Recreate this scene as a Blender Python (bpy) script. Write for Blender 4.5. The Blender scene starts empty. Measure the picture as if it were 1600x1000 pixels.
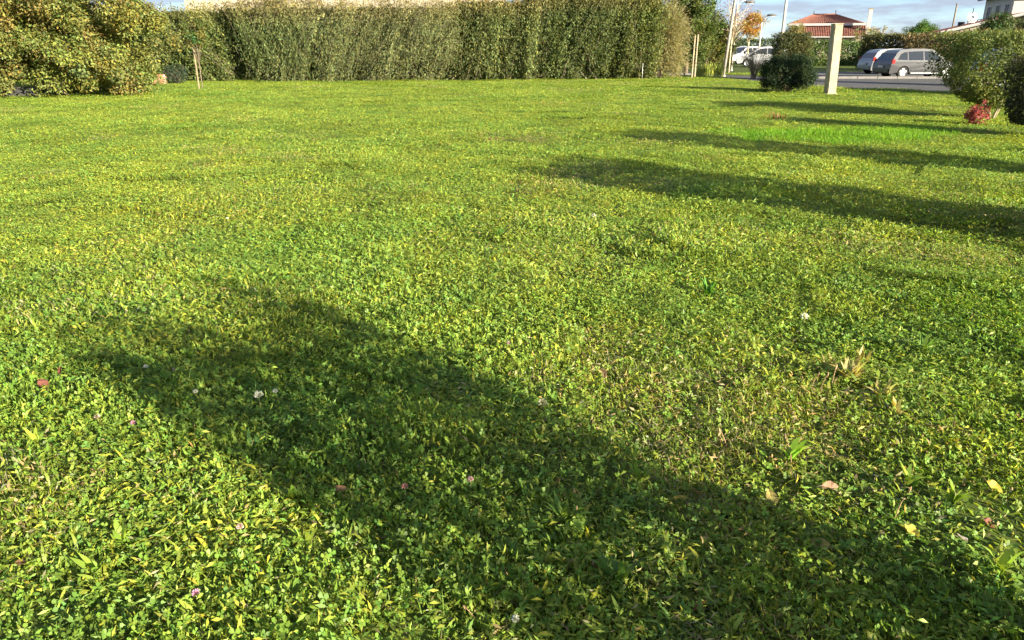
import bpy, bmesh, math, random
import numpy as np
from mathutils import Vector, Matrix
R = math.radians
SC = bpy.context.scene
COL = SC.collection
rng = np.random.default_rng(11)
random.seed(5)

# ------------------------------------------------------------------ camera
F_PX, H_CAM, PITCH = 1150.0, 1.6, R(20.46)
cam_d = bpy.data.cameras.new('camera'); cam = bpy.data.objects.new('camera', cam_d); COL.objects.link(cam)
cam_d.sensor_width = 36.0; cam_d.lens = 36.0 * F_PX / 1600.0
cam_d.clip_start = 0.05; cam_d.clip_end = 6000
cam.location = (0, 0, H_CAM); cam.rotation_euler = (math.pi/2 - PITCH, 0, 0)
SC.camera = cam

# ------------------------------------------------------------------ sky, sun, exposure
SUN_AZ, SUN_EL = 131.5, 17.0           # degrees clockwise from +Y, elevation
az = R(SUN_AZ)
TO_SUN = Vector((math.sin(az)*math.cos(R(SUN_EL)), math.cos(az)*math.cos(R(SUN_EL)), math.sin(R(SUN_EL))))
W = bpy.data.worlds.new('World'); SC.world = W; W.use_nodes = True
nt = W.node_tree; nt.nodes.clear()
out = nt.nodes.new('ShaderNodeOutputWorld'); bg = nt.nodes.new('ShaderNodeBackground')
sky = nt.nodes.new('ShaderNodeTexSky'); sky.sky_type = 'NISHITA'; sky.sun_disc = False
sky.sun_elevation = R(SUN_EL); sky.sun_rotation = R(SUN_AZ); sky.air_density = 0.75; sky.dust_density = 0.0; sky.ozone_density = 4.0
tc = nt.nodes.new('ShaderNodeTexCoord'); mp = nt.nodes.new('ShaderNodeMapping'); mp.inputs['Scale'].default_value = (5, 5, 32)
nz = nt.nodes.new('ShaderNodeTexNoise'); nz.inputs['Scale'].default_value = 1.6; nz.inputs['Detail'].default_value = 6; nz.inputs['Roughness'].default_value = 0.6
cr = nt.nodes.new('ShaderNodeValToRGB'); cr.color_ramp.elements[0].position = 0.32; cr.color_ramp.elements[1].position = 0.55
cr.color_ramp.elements[1].color = (0.85, 0.85, 0.85, 1)
mx = nt.nodes.new('ShaderNodeMix'); mx.data_type = 'RGBA'
mx.inputs[7].default_value = (2.15, 2.4, 3.0, 1)
hs = nt.nodes.new('ShaderNodeHueSaturation'); hs.inputs['Saturation'].default_value = 1.0
L = nt.links
L.new(tc.outputs['Generated'], mp.inputs[0]); L.new(mp.outputs[0], nz.inputs[0]); L.new(nz.outputs[0], cr.inputs[0])
L.new(cr.outputs[0], mx.inputs[0]); L.new(sky.outputs[0], mx.inputs[6]); L.new(mx.outputs[2], bg.inputs[0]); L.new(bg.outputs[0], out.inputs[0])
bg.inputs[1].default_value = 0.066
sl = bpy.data.lights.new('sun', 'SUN'); sl.energy = 5.0; sl.angle = R(0.55); sl.color = (1.0, 0.885, 0.69)
so = bpy.data.objects.new('sun', sl); COL.objects.link(so)
so.rotation_euler = TO_SUN.to_track_quat('Z', 'Y').to_euler()
SC.view_settings.view_transform = 'Standard'; SC.view_settings.look = 'None'
SC.view_settings.exposure = 1.85; SC.view_settings.gamma = 1.0; SC.view_settings.use_curve_mapping = False
SC.cycles.use_light_tree = False; SC.cycles.max_bounces = 3; SC.cycles.diffuse_bounces = 2; SC.cycles.glossy_bounces = 2; SC.cycles.transmission_bounces = 3
SC.cycles.caustics_reflective = False; SC.cycles.caustics_refractive = False

# ------------------------------------------------------------------ measuring helpers
def ray(px, py):
    cx, cy = (px-800)/F_PX, (500-py)/F_PX
    return Vector((cx, math.cos(PITCH) + cy*math.sin(PITCH), -math.sin(PITCH) + cy*math.cos(PITCH)))
def at(px, py, Y):
    d = ray(px, py); return Vector((0, 0, H_CAM)) + d*(Y/d.y)
def gnd(px, py):
    d = ray(px, py); return Vector((0, 0, H_CAM)) + d*(-H_CAM/d.z)

_perm = np.random.default_rng(3).random((64, 64))
def vnoise(x, y, s):
    x = np.asarray(x, float)/s + 17.3; y = np.asarray(y, float)/s + 9.1
    xi = np.floor(x).astype(int); yi = np.floor(y).astype(int); fx = x-xi; fy = y-yi
    fx = fx*fx*(3-2*fx); fy = fy*fy*(3-2*fy)
    g = lambda a, b: _perm[a % 64, b % 64]
    return (g(xi, yi)*(1-fx)+g(xi+1, yi)*fx)*(1-fy) + (g(xi, yi+1)*(1-fx)+g(xi+1, yi+1)*fx)*fy
def hgt(x, y):
    fade = np.clip((27-np.asarray(y, float))/8, 0, 1)
    near = np.clip((13-np.asarray(y, float))/7, 0, 1)
    return (0.06*(vnoise(x, y, 2.7)-.5) + near*(0.08*(vnoise(x, y, 0.9)-.5) + 0.055*(vnoise(x+3, y+8, 0.33)-.5)))*fade

# ------------------------------------------------------------------ object helpers
def tag(o, label=None, cat=None, group=None, kind=None):
    if label: o['label'] = label
    if cat: o['category'] = cat
    if group: o['group'] = group
    if kind: o['kind'] = kind
    return o
def thing(name, label, cat, loc=(0, 0, 0), rotz=0, group=None):
    o = bpy.data.objects.new(name, None); o.empty_display_size = .2; COL.objects.link(o)
    o.location = loc; o.rotation_euler = (0, 0, rotz)
    return tag(o, label, cat, group)
def link(name, me, mat=None, parent=None, loc=None):
    o = bpy.data.objects.new(name, me); COL.objects.link(o)
    if mat is not None and len(me.materials) == 0: me.materials.append(mat)
    if parent is not None: o.parent = parent
    if loc is not None: o.location = loc
    return o
def obj(name, bm, mat, parent=None, smooth=False, bevel=0):
    if bevel:
        es = [e for e in bm.edges if len(e.link_faces) == 2 and e.calc_face_angle(0) > .5]
        bmesh.ops.bevel(bm, geom=es, offset=bevel, segments=2, affect='EDGES', clamp_overlap=True)
    bmesh.ops.recalc_face_normals(bm, faces=bm.faces)
    me = bpy.data.meshes.new(name); bm.to_mesh(me); bm.free()
    if smooth:
        for p in me.polygons: p.use_smooth = True
    return link(name, me, mat, parent)
def add_box(bm, c, s, rz=0):
    m = Matrix.Translation(c) @ Matrix.Rotation(rz, 4, 'Z') @ Matrix.Diagonal((s[0], s[1], s[2], 1))
    return bmesh.ops.create_cube(bm, size=1, matrix=m)
def box(name, c, s, mat, parent=None, rz=0, bevel=0):
    bm = bmesh.new(); add_box(bm, c, s, rz); return obj(name, bm, mat, parent, bevel=bevel)
def add_tube(bm, pts, rad, n=8, cap=True):
    rings = []
    pts = [Vector(p) for p in pts]
    for i, p in enumerate(pts):
        t = (pts[min(i+1, len(pts)-1)] - pts[max(i-1, 0)]).normalized()
        a = t.cross(Vector((0, 0, 1)) if abs(t.z) < .9 else Vector((1, 0, 0))).normalized(); b = t.cross(a)
        r = rad[i] if isinstance(rad, (list, tuple)) else rad
        rings.append([bm.verts.new(p + (a*math.cos(2*math.pi*k/n) + b*math.sin(2*math.pi*k/n))*r) for k in range(n)])
    for i in range(len(rings)-1):
        for k in range(n):
            bm.faces.new((rings[i][k], rings[i][(k+1) % n], rings[i+1][(k+1) % n], rings[i+1][k]))
    if cap:
        bm.faces.new(rings[0][::-1]); bm.faces.new(rings[-1])
def tube(name, pts, rad, mat, parent=None, n=8):
    bm = bmesh.new(); add_tube(bm, pts, rad, n); return obj(name, bm, mat, parent, smooth=True)
def poly(bm, pts):
    return bm.faces.new([bm.verts.new(p) for p in pts])

class LM:
    """numpy mesh of many small repeated shapes with one colour for each"""
    def __init__(s): s.v = []; s.c = []; s.loops = []; s.tot = []; s.n = 0
    def add(s, V, faces, C):
        V = np.asarray(V, np.float32); n, k, _ = V.shape
        if n == 0: return
        s.v.append(V.reshape(-1, 3)); s.c.append(np.repeat(np.asarray(C, np.float32), k, axis=0))
        off = s.n + np.arange(n)*k
        for f in faces:
            s.loops.append((off[:, None] + np.asarray(f)[None, :]).reshape(-1)); s.tot.append(np.full(n, len(f)))
        s.n += n*k
    def mesh(s, name, smooth=False):
        me = bpy.data.meshes.new(name)
        v = np.concatenate(s.v); lo = np.concatenate(s.loops).astype(np.int32); to = np.concatenate(s.tot).astype(np.int32)
        me.vertices.add(len(v)); me.vertices.foreach_set('co', v.reshape(-1))
        me.loops.add(len(lo)); me.loops.foreach_set('vertex_index', lo)
        me.polygons.add(len(to)); st = np.concatenate([[0], np.cumsum(to)[:-1]]).astype(np.int32)
        me.polygons.foreach_set('loop_start', st); me.polygons.foreach_set('loop_total', to)
        a = me.color_attributes.new('tone', 'FLOAT_COLOR', 'POINT')
        c = np.concatenate(s.c); a.data.foreach_set('color', np.concatenate([c, np.ones((len(c), 1), np.float32)], 1).reshape(-1))
        me.update(calc_edges=True)
        return me
def nrm(v): return v/np.maximum(np.linalg.norm(v, axis=-1, keepdims=True), 1e-9)
def leaves(lm, P, D, N, ln, wd, C, fold=0.0, bend=0.15):
    """pointed oval leaves: 6 vertices, two quads along the midrib"""
    P = np.asarray(P); n = len(P); D = nrm(D); S = nrm(np.cross(D, N)); U = np.cross(S, D)
    ln = np.broadcast_to(ln, (n,))[:, None]; wd = np.broadcast_to(wd, (n,))[:, None]
    b = P; t = P + D*ln - U*bend*ln
    l1 = P + D*ln*.5 + S*wd*.5 + U*fold*wd; r1 = P + D*ln*.5 - S*wd*.5 + U*fold*wd
    lm.add(np.stack([b, r1, t, l1], 1), [(0, 1, 2, 3)], C)
def rvec(n, r=rng):
    return nrm(r.normal(size=(n, 3)))
def shade(base, n, dv=.25, dh=.12, r=rng):
    base = np.asarray(base, float)
    k = r.normal(1, dv, (n, 1)).clip(.45, 1.7); h = r.normal(0, dh, (n, 1))
    return np.clip(base*k*np.concatenate([1+h, np.ones((n, 1)), 1-h], 1), .004, .8)

# ------------------------------------------------------------------ materials
def newmat(name):
    m = bpy.data.materials.new(name); m.use_nodes = True; m.node_tree.nodes.clear(); return m, m.node_tree.nodes, m.node_tree.links
def plain(name, col, rough=.7, metal=0, noise=.12, scale=6.0, bump=0.0, bscale=40, spec=.4, coat=0):
    m, N, K = newmat(name); o = N.new('ShaderNodeOutputMaterial'); p = N.new('ShaderNodeBsdfPrincipled')
    p.inputs['Roughness'].default_value = rough; p.inputs['Metallic'].default_value = metal
    p.inputs['Specular IOR Level'].default_value = spec; p.inputs['Coat Weight'].default_value = coat; p.inputs['Coat Roughness'].default_value = .08
    g = N.new('ShaderNodeNewGeometry'); n = N.new('ShaderNodeTexNoise'); n.inputs['Scale'].default_value = scale; n.inputs['Detail'].default_value = 6
    r = N.new('ShaderNodeValToRGB'); c = np.array(col)
    r.color_ramp.elements[0].position = .3; r.color_ramp.elements[1].position = .7
    r.color_ramp.elements[0].color = (*np.clip(c*(1-noise), 0, 1), 1); r.color_ramp.elements[1].color = (*np.clip(c*(1+noise), 0, 1), 1)
    K.new(g.outputs['Position'], n.inputs[0]); K.new(n.outputs[0], r.inputs[0]); K.new(r.outputs[0], p.inputs['Base Color'])
    if bump:
        n2 = N.new('ShaderNodeTexNoise'); n2.inputs['Scale'].default_value = bscale; n2.inputs['Detail'].default_value = 4
        b = N.new('ShaderNodeBump'); b.inputs['Strength'].default_value = bump; b.inputs['Distance'].default_value = .02
        K.new(g.outputs['Position'], n2.inputs[0]); K.new(n2.outputs[0], b.inputs['Height']); K.new(b.outputs[0], p.inputs['Normal'])
    K.new(p.outputs[0], o.inputs[0]); return m
def leafmat(name, transl=.38, rough=.45, gloss=.35, patch=None, mul=1.0):
    """leaf: colour of each leaf from the mesh, soft drift over the place, light passes through"""
    m, N, K = newmat(name); o = N.new('ShaderNodeOutputMaterial'); p = N.new('ShaderNodeBsdfPrincipled'); t = N.new('ShaderNodeBsdfTranslucent')
    a = N.new('ShaderNodeAttribute'); a.attribute_name = 'tone'
    col = a.outputs['Color']
    if patch:
        g = N.new('ShaderNodeNewGeometry')
        for sc, lo, hi in patch:
            n = N.new('ShaderNodeTexNoise'); n.inputs['Scale'].default_value = sc; n.inputs['Detail'].default_value = 3
            r = N.new('ShaderNodeValToRGB'); r.color_ramp.elements[0].position = .36; r.color_ramp.elements[1].position = .64
            r.color_ramp.elements[0].color = (*lo, 1); r.color_ramp.elements[1].color = (*hi, 1)
            x = N.new('ShaderNodeMix'); x.data_type = 'RGBA'; x.blend_type = 'MULTIPLY'; x.inputs[0].default_value = 1
            K.new(g.outputs['Position'], n.inputs[0]); K.new(n.outputs[0], r.inputs[0]); K.new(col, x.inputs[6]); K.new(r.outputs[0], x.inputs[7]); col = x.outputs[2]
    v = N.new('ShaderNodeVectorMath'); v.operation = 'MULTIPLY'; v.inputs[1].default_value = (1.25, 1.3, .55)
    K.new(col, v.inputs[0])
    p.inputs['Roughness'].default_value = rough; p.inputs['Specular IOR Level'].default_value = gloss
    K.new(col, p.inputs['Base Color']); K.new(v.outputs[0], t.inputs[0])
    s = N.new('ShaderNodeMixShader'); s.inputs[0].default_value = transl
    K.new(p.outputs[0], s.inputs[1]); K.new(t.outputs[0], s.inputs[2]); K.new(s.outputs[0], o.inputs[0]); return m

M_turf = leafmat('turf_leaf', .40, .48, .28, patch=[(.35, (.90, .97, .90), (1.10, 1.05, .95)), (1.7, (.80, .88, .95), (1.12, 1.08, 1.0))])
M_leaf = leafmat('shrub_leaf', .30, .6, .18)
M_bark = plain('bark', (.20, .16, .11), .9, noise=.35, scale=14, bump=.5)
M_pale_bark = plain('pale_bark', (.50, .42, .28), .85, noise=.25, scale=16, bump=.3)
M_concrete = plain('concrete', (.38, .32, .21), .9, noise=.24, scale=3.5, bump=.25, bscale=60)
M_metal = plain('galvanised_metal', (.55, .55, .53), .5, .6, noise=.1)
M_dark = plain('dark_trim', (.03, .03, .032), .6)
M_glass = plain('dark_glass', (.03, .035, .04), .06, noise=.05, spec=.8)

# ------------------------------------------------------------------ ground, road
def ground_mat():
    m, N, K = newmat('soil_and_turf'); o = N.new('ShaderNodeOutputMaterial'); p = N.new('ShaderNodeBsdfPrincipled'); p.inputs['Roughness'].default_value = .95
    p.inputs['Specular IOR Level'].default_value = .1
    g = N.new('ShaderNodeNewGeometry'); n = N.new('ShaderNodeTexNoise'); n.inputs['Scale'].default_value = 9; n.inputs['Detail'].default_value = 8
    r = N.new('ShaderNodeValToRGB'); r.color_ramp.elements[0].position = .3; r.color_ramp.elements[0].color = (.035, .045, .012, 1)
    r.color_ramp.elements[1].position = .7; r.color_ramp.elements[1].color = (.11, .15, .03, 1)
    K.new(g.outputs['Position'], n.inputs[0]); K.new(n.outputs[0], r.inputs[0]); K.new(r.outputs[0], p.inputs[0]); K.new(p.outputs[0], o.inputs[0]); return m
xs = np.concatenate([[-3000, -900, -300, -120, -60], np.arange(-40, 40.1, .4), [60, 120, 300, 900, 3000]])
ys = np.concatenate([[-3000, -600, -100, -30], np.arange(-8, 40.1, .4), [55, 80, 140, 300, 900, 4000]])
X, Y = np.meshgrid(xs, ys); Z = np.where((np.abs(X) <= 40), hgt(X, Y), 0.0)*np.clip((40-np.abs(X))/6, 0, 1)*np.clip((Y+8)/3, 0, 1)
gm = bpy.data.meshes.new('ground'); nx, ny = len(xs), len(ys)
idx = np.arange(nx*ny).reshape(ny, nx)
gm.from_pydata(np.stack([X, Y, Z], -1).reshape(-1, 3).tolist(), [], np.stack([idx[:-1, :-1], idx[:-1, 1:], idx[1:, 1:], idx[1:, :-1]], -1).reshape(-1, 4).tolist())
for p_ in gm.polygons: p_.use_smooth = True
tag(link('ground', gm, ground_mat()), kind='structure')

M_asphalt = plain('asphalt', (.075, .074, .073), .9, noise=.16, scale=1.2, bump=.3, bscale=80)
M_kerb = plain('kerb_stone', (.18, .172, .16), .9, noise=.12, scale=4, bump=.2)
def sheet(name, pts, z, mat, kind='structure'):
    bm = bmesh.new(); poly(bm, [(x, y, z) for x, y in pts]); o = obj(name, bm, mat); 
    return tag(o, kind=kind)
ROAD = [(9.0, 47.5), (12.6, 31.0), (16.4, 26.6), (30, 22), (60, 14), (60, 38.9), (15.5, 39.5), (12.0, 47.0), (6.0, 70), (-2, 72), (5, 52)]
sheet('road', ROAD, .012, M_asphalt)
PARK = [(15.5, 39.55), (60, 38.95), (60, 50), (16.0, 50)]
sheet('parking_bay', PARK, .008, plain('parking_asphalt', (.11, .107, .10), .9, noise=.12, scale=1.5, bump=.25))
kb = thing('kerb', 'pale concrete kerb along the far side of the road', 'kerb')
bm = bmesh.new(); add_box(bm, (.49, 0, .05), (.98, .16, .12)); bmesh.ops.bevel(bm, geom=bm.edges[:], offset=.012, segments=1)
kme = bpy.data.meshes.new('kerb_stone'); bm.to_mesh(kme); bm.free()
for i in range(16):
    k = link('kerb_stone', kme, M_kerb, kb); k.location = (15.6+i, 39.5-.0135*i, .012)

# ------------------------------------------------------------------ turf: blades, clover, broad leaves as instanced patches
def blades(lm, n, r, lo, hi, w, base, dv=.25, lean=.55, g=rng):
    a = g.random(n)*2*np.pi; q = r*np.sqrt(g.random(n)); P = np.stack([q*np.cos(a), q*np.sin(a), np.full(n, -.004)], 1)
    d = g.random(n)*2*np.pi; ln = g.uniform(lo, hi, n)[:, None]; le = np.abs(g.normal(lean, .3, n)).clip(.05, 1.5)[:, None]
    H = np.stack([np.cos(d), np.sin(d), 0*d], 1); Sd = np.stack([-np.sin(d), np.cos(d), 0*d], 1); U = np.array([[0, 0, 1.]])
    w_ = (g.uniform(.7, 1.3, n)*w)[:, None]*.5
    m1 = P + ln*.5*(H*np.sin(le*.6) + U*np.cos(le*.6)); t = m1 + ln*.5*(H*np.sin(le*1.5) + U*np.cos(le*1.5))
    lm.add(np.stack([P-Sd*w_, P+Sd*w_, m1+Sd*w_*.9, m1-Sd*w_*.9, t], 1), [(0, 1, 2, 3), (3, 2, 4)], shade(base, n, dv, .12, g))
SUNH = np.array([TO_SUN.x, TO_SUN.y])/math.hypot(TO_SUN.x, TO_SUN.y)      # clover leaves turn towards the sun
def clover(lm, n, r, lo, hi, size, base, g=rng):
    a = g.random(n)*2*np.pi; q = r*np.sqrt(g.random(n)); z = g.uniform(lo, hi, n)
    C = np.stack([q*np.cos(a), q*np.sin(a), z], 1); Nn = nrm(np.stack([g.normal(.62*SUNH[0], .55, n), g.normal(.62*SUNH[1], .55, n), np.ones(n)], 1))
    d0 = g.random(n)*2*np.pi; s = (size*g.uniform(.5, 1.45, n))[:, None]; col = shade(base, n, .22, .10, g)
    A = nrm(np.cross(Nn, np.array([[.3, .9, .1]]))); B = np.cross(Nn, A)
    for k in range(3):
        th = (d0 + k*2.094)[:, None]; D = A*np.cos(th) + B*np.sin(th); S = np.cross(Nn, D)
        up = Nn*s*g.uniform(-.05, .35, n)[:, None]
        V = [C, C + D*s*.45 - S*s*.40 + up*.5, C + D*s*.88 - S*s*.36 + up, C + D*s*.93 + up*.8, C + D*s*.88 + S*s*.36 + up, C + D*s*.45 + S*s*.40 + up*.5]
        lm.add(np.stack(V, 1), [(0, 1, 2, 3), (0, 3, 4, 5)], col*g.uniform(.88, 1.12, (n, 1)))
    sd = np.stack([np.cos(d0), np.sin(d0), 0*d0], 1)*.0009; ft = C*np.array([[1, 1, 0]]) + np.stack([g.normal(0, .01, n), g.normal(0, .01, n), 0*z], 1)
    lm.add(np.stack([ft-sd, ft+sd, C], 1), [(0, 1, 2)], col*.8)
def bits(lm, n, r, lo, hi, base, g=rng):
    a = g.random(n)*2*np.pi; q = r*np.sqrt(g.random(n)); P = np.stack([q*np.cos(a), q*np.sin(a), g.uniform(lo, hi, n)], 1)
    D = nrm(np.stack([g.normal(0, 1, n), g.normal(0, 1, n), g.normal(.25, .5, n)], 1)); N = nrm(rvec(n, g)*.55+np.array([[SUNH[0]*.6, SUNH[1]*.6, .8]]))
    ln = g.uniform(.014, .038, n); leaves(lm, P, D, N, ln, ln*g.uniform(.16, .34, n), shade(base, n, .28, .14, g), bend=.3)
def broad(lm, n, r, lo, hi, w, base, g=rng):
    a = g.random(n)*2*np.pi; q = r*np.sqrt(g.random(n)); P = np.stack([q*np.cos(a), q*np.sin(a), 0*q], 1)
    strap(lm, P, g.random(n)*2*np.pi, g.uniform(lo, hi, n), g.uniform(.7, 1.3, n)*w, g.uniform(.45, 1.15, n), shade(base, n, .22, .12, g), g)
def strap(lm, P, d, ln, w, le, C, g=rng):
    H = np.stack([np.cos(d), np.sin(d), 0*d], 1); S = np.stack([-np.sin(d), np.cos(d), 0*d], 1); U = np.array([[0, 0, 1.]])
    V = []; p = P.copy(); k = 5
    for i, f in enumerate((.25, .8, 1.0, .75, .02)):
        V += [p - S*(w*f*.5)[:, None] + U*(w*f*.12)[:, None], p + S*(w*f*.5)[:, None] + U*(w*f*.12)[:, None]]
        an = (le*(.5+.42*i))[:, None]; p = p + (ln/4)[:, None]*(H*np.sin(an) + U*np.cos(an)) + S*(g.normal(0, .05, len(ln))*ln)[:, None]
    lm.add(np.stack(V, 1), [(0, 1, 3, 2), (2, 3, 5, 4), (4, 5, 7, 6), (6, 7, 9, 8)], C)

G_GRASS, G_YEL, G_CLOV, G_BROAD, G_DRY = (.208, .268, .037), (.335, .365, .062), (.174, .268, .039), (.325, .38, .062), (.42, .33, .18)
src = bpy.data.collections.new('turf_patches')           # pieces for the scatter; not placed by themselves
PR = .45
def patch(i, kind):
    lm = LM(); g = np.random.default_rng(100+i)
    if kind == 'grass':
        blades(lm, 520, PR, .03, .065, .0046, G_GRASS, lean=.85, g=g); blades(lm, 300, PR, .03, .065, .0048, G_YEL, lean=1.0, g=g)
        blades(lm, 190, PR, .03, .07, .003, G_DRY, lean=1.2, g=g); clover(lm, 480, PR, .010, .042, .0112, G_CLOV, g=g); bits(lm, 800, PR, .006, .048, G_GRASS, g); bits(lm, 200, PR, .01, .05, G_YEL, g); bits(lm, 200, PR, .01, .05, G_BROAD, g); broad(lm, 80, PR, .025, .06, .011, G_BROAD, g=g)
    elif kind == 'clover':
        clover(lm, 760, PR, .008, .046, .0120, G_CLOV, g=g); bits(lm, 700, PR, .006, .048, G_CLOV, g); bits(lm, 120, PR, .01, .05, G_YEL, g); bits(lm, 200, PR, .01, .05, G_BROAD, g); blades(lm, 330, PR, .03, .07, .0042, G_GRASS, lean=.85, g=g); blades(lm, 170, PR, .03, .065, .0045, G_YEL, lean=1.0, g=g)
        blades(lm, 120, PR, .03, .07, .003, G_DRY, lean=1.2, g=g); broad(lm, 75, PR, .03, .075, .012, G_BROAD, g=g)
    elif kind == 'weedy':
        clover(lm, 440, PR, .010, .042, .0115, G_CLOV, g=g); bits(lm, 700, PR, .006, .048, G_GRASS, g); bits(lm, 300, PR, .01, .05, G_YEL, g); bits(lm, 150, PR, .01, .05, G_BROAD, g); bits(lm, 120, PR, .01, .05, G_DRY, g); blades(lm, 260, PR, .03, .07, .005, G_YEL, lean=1.0, g=g); blades(lm, 260, PR, .03, .07, .0045, G_GRASS, lean=.8, g=g)
        broad(lm, 150, PR, .03, .09, .014, G_BROAD, g=g); blades(lm, 200, PR, .03, .08, .003, G_DRY, lean=1.2, g=g)
    elif kind == 'thatch':
        blades(lm, 480, PR, .03, .065, .0045, G_GRASS, lean=.9, g=g); blades(lm, 430, PR, .03, .08, .0035, G_DRY, lean=1.2, g=g); blades(lm, 300, PR, .03, .065, .0045, G_YEL, lean=1.0, g=g)
        clover(lm, 280, PR, .01, .035, .0112, G_CLOV, g=g); bits(lm, 500, PR, .006, .04, G_GRASS, g); bits(lm, 300, PR, .006, .04, G_DRY, g); broad(lm, 50, PR, .03, .06, .010, G_BROAD, g=g)
    elif kind == 'lush':
        blades(lm, 1300, PR, .05, .13, .005, (.18, .345, .022), lean=.4, g=g); clover(lm, 250, PR, .02, .05, .012, G_CLOV, g=g)
    me = lm.mesh('turf_patch'); me.materials.append(M_turf)
    o = bpy.data.objects.new('turf_patch_%02d' % i, me); src.objects.link(o)
KINDS = ['grass']*4 + ['clover']*4 + ['weedy']*3 + ['thatch']*2 + ['lush']*2
for i, k in enumerate(KINDS): patch(i, k)

def scatter(name, pts, rotz, scl, ids, label, cat):
    me = bpy.data.meshes.new(name); n = len(pts)
    me.vertices.add(n); me.vertices.foreach_set('co', np.asarray(pts, np.float32).reshape(-1))
    a = me.attributes.new('turn', 'FLOAT_VECTOR', 'POINT'); a.data.foreach_set('vector', np.asarray(rotz, np.float32).reshape(-1))
    a = me.attributes.new('size', 'FLOAT_VECTOR', 'POINT'); a.data.foreach_set('vector', np.asarray(scl, np.float32).reshape(-1))
    a = me.attributes.new('which', 'INT', 'POINT'); a.data.foreach_set('value', np.asarray(ids, np.int32))
    o = link(name, me)
    ng = bpy.data.node_groups.new(name, 'GeometryNodeTree')
    ng.interface.new_socket('Geometry', in_out='INPUT', socket_type='NodeSocketGeometry'); ng.interface.new_socket('Geometry', in_out='OUTPUT', socket_type='NodeSocketGeometry')
    N, K = ng.nodes, ng.links
    gi = N.new('NodeGroupInput'); go = N.new('NodeGroupOutput'); ip = N.new('GeometryNodeInstanceOnPoints'); ci = N.new('GeometryNodeCollectionInfo')
    ci.inputs['Collection'].default_value = src; ci.inputs['Separate Children'].default_value = True; ci.inputs['Reset Children'].default_value = True
    ip.inputs['Pick Instance'].default_value = True
    def na(nm, ty):
        x = N.new('GeometryNodeInputNamedAttribute'); x.data_type = ty; x.inputs['Name'].default_value = nm; return x.outputs['Attribute']
    e2r = N.new('FunctionNodeEulerToRotation')
    K.new(gi.outputs[0], ip.inputs['Points']); K.new(ci.outputs[0], ip.inputs['Instance']); K.new(na('which', 'INT'), ip.inputs['Instance Index'])
    K.new(na('turn', 'FLOAT_VECTOR'), e2r.inputs[0]); K.new(e2r.outputs[0], ip.inputs['Rotation']); K.new(na('size', 'FLOAT_VECTOR'), ip.inputs['Scale'])
    K.new(ip.outputs[0], go.inputs[0])
    md = o.modifiers.new('scatter', 'NODES'); md.node_group = ng
    return tag(o, label, cat, kind='stuff')

def inside_road(x, y):
    n = len(ROAD); c = np.zeros(len(x), bool); j = n-1
    for i in range(n):
        xi, yi = ROAD[i]; xj, yj = ROAD[j]
        c ^= ((yi > y) != (yj > y)) & (x < (xj-xi)*(y-yi)/(yj-yi+1e-12)+xi); j = i
    return c
pts, tr, sc_, wh = [], [], [], []
BR = gnd(1320, 212)
for (y0, y1, sp, s, zs) in ((-.6, 5.5, .40, 1.0, 1.0), (5.5, 12, .49, 1.12, 1.05), (12, 24, .68, 1.5, 1.0), (24, 47, .98, 2.1, 1.15)):
    xm = .76*y1 + 2.5
    gx, gy = np.meshgrid(np.arange(-xm, xm, sp), np.arange(y0, y1, sp)); x = gx.ravel(); y = gy.ravel()
    x = x + rng.uniform(-.5, .5, len(x))*sp; y = y + rng.uniform(-.5, .5, len(y))*sp
    k = (np.abs(x) < .76*np.maximum(y, 0)+2.5) & ~inside_road(x, y)
    k &= ~((y > 39.3) & (x > 15.3)) 
    x, y = x[k], y[k]; n = len(x)
    cv = vnoise(x, y, 1.3)*.6 + vnoise(x, y, .5)*.4 + np.clip((5.0-y)/12, -.25, .15) + np.clip((x+.5)*.05, -.15, .15)*(y < 9)
    wd = vnoise(x+40, y-31, 1.1)*.6+vnoise(x-7, y+13, .4)*.4; th = vnoise(x+90, y+55, 1.6)*.5 + vnoise(x+9, y+5, .6)*.5
    cv = cv + rng.normal(0, .10, n); wd = wd + rng.normal(0, .06, n)
    ids = np.where(cv > .56, rng.integers(4, 8, n), rng.integers(0, 4, n))
    ids = np.where((wd > .58) & (y < 9), rng.integers(8, 11, n), ids); ids = np.where((th > .70), rng.integers(11, 13, n), ids)
    lush = (((x-BR.x)/2.0)**2 + ((y-BR.y)/.8)**2 + rng.normal(0, .4, n) < 1)
    ids = np.where(lush, rng.integers(13, 15, n), ids)
    pts.append(np.stack([x, y, hgt(x, y)], 1)); tr.append(np.stack([rng.normal(0, .05/s**2, n), rng.normal(0, .05/s**2, n), rng.normal(0, .55, n)], 1))
    q = s*rng.uniform(.9, 1.15, n); sc_.append(np.stack([q, q, zs*rng.uniform(.65, 1.35, n)*(.7+.6*vnoise(x, y, .8))], 1)); wh.append(ids)
scatter('grass', np.concatenate(pts), np.concatenate(tr), np.concatenate(sc_), np.concatenate(wh), 'mown meadow turf of short grass, clover and weeds covering the ground', 'grass')

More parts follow.
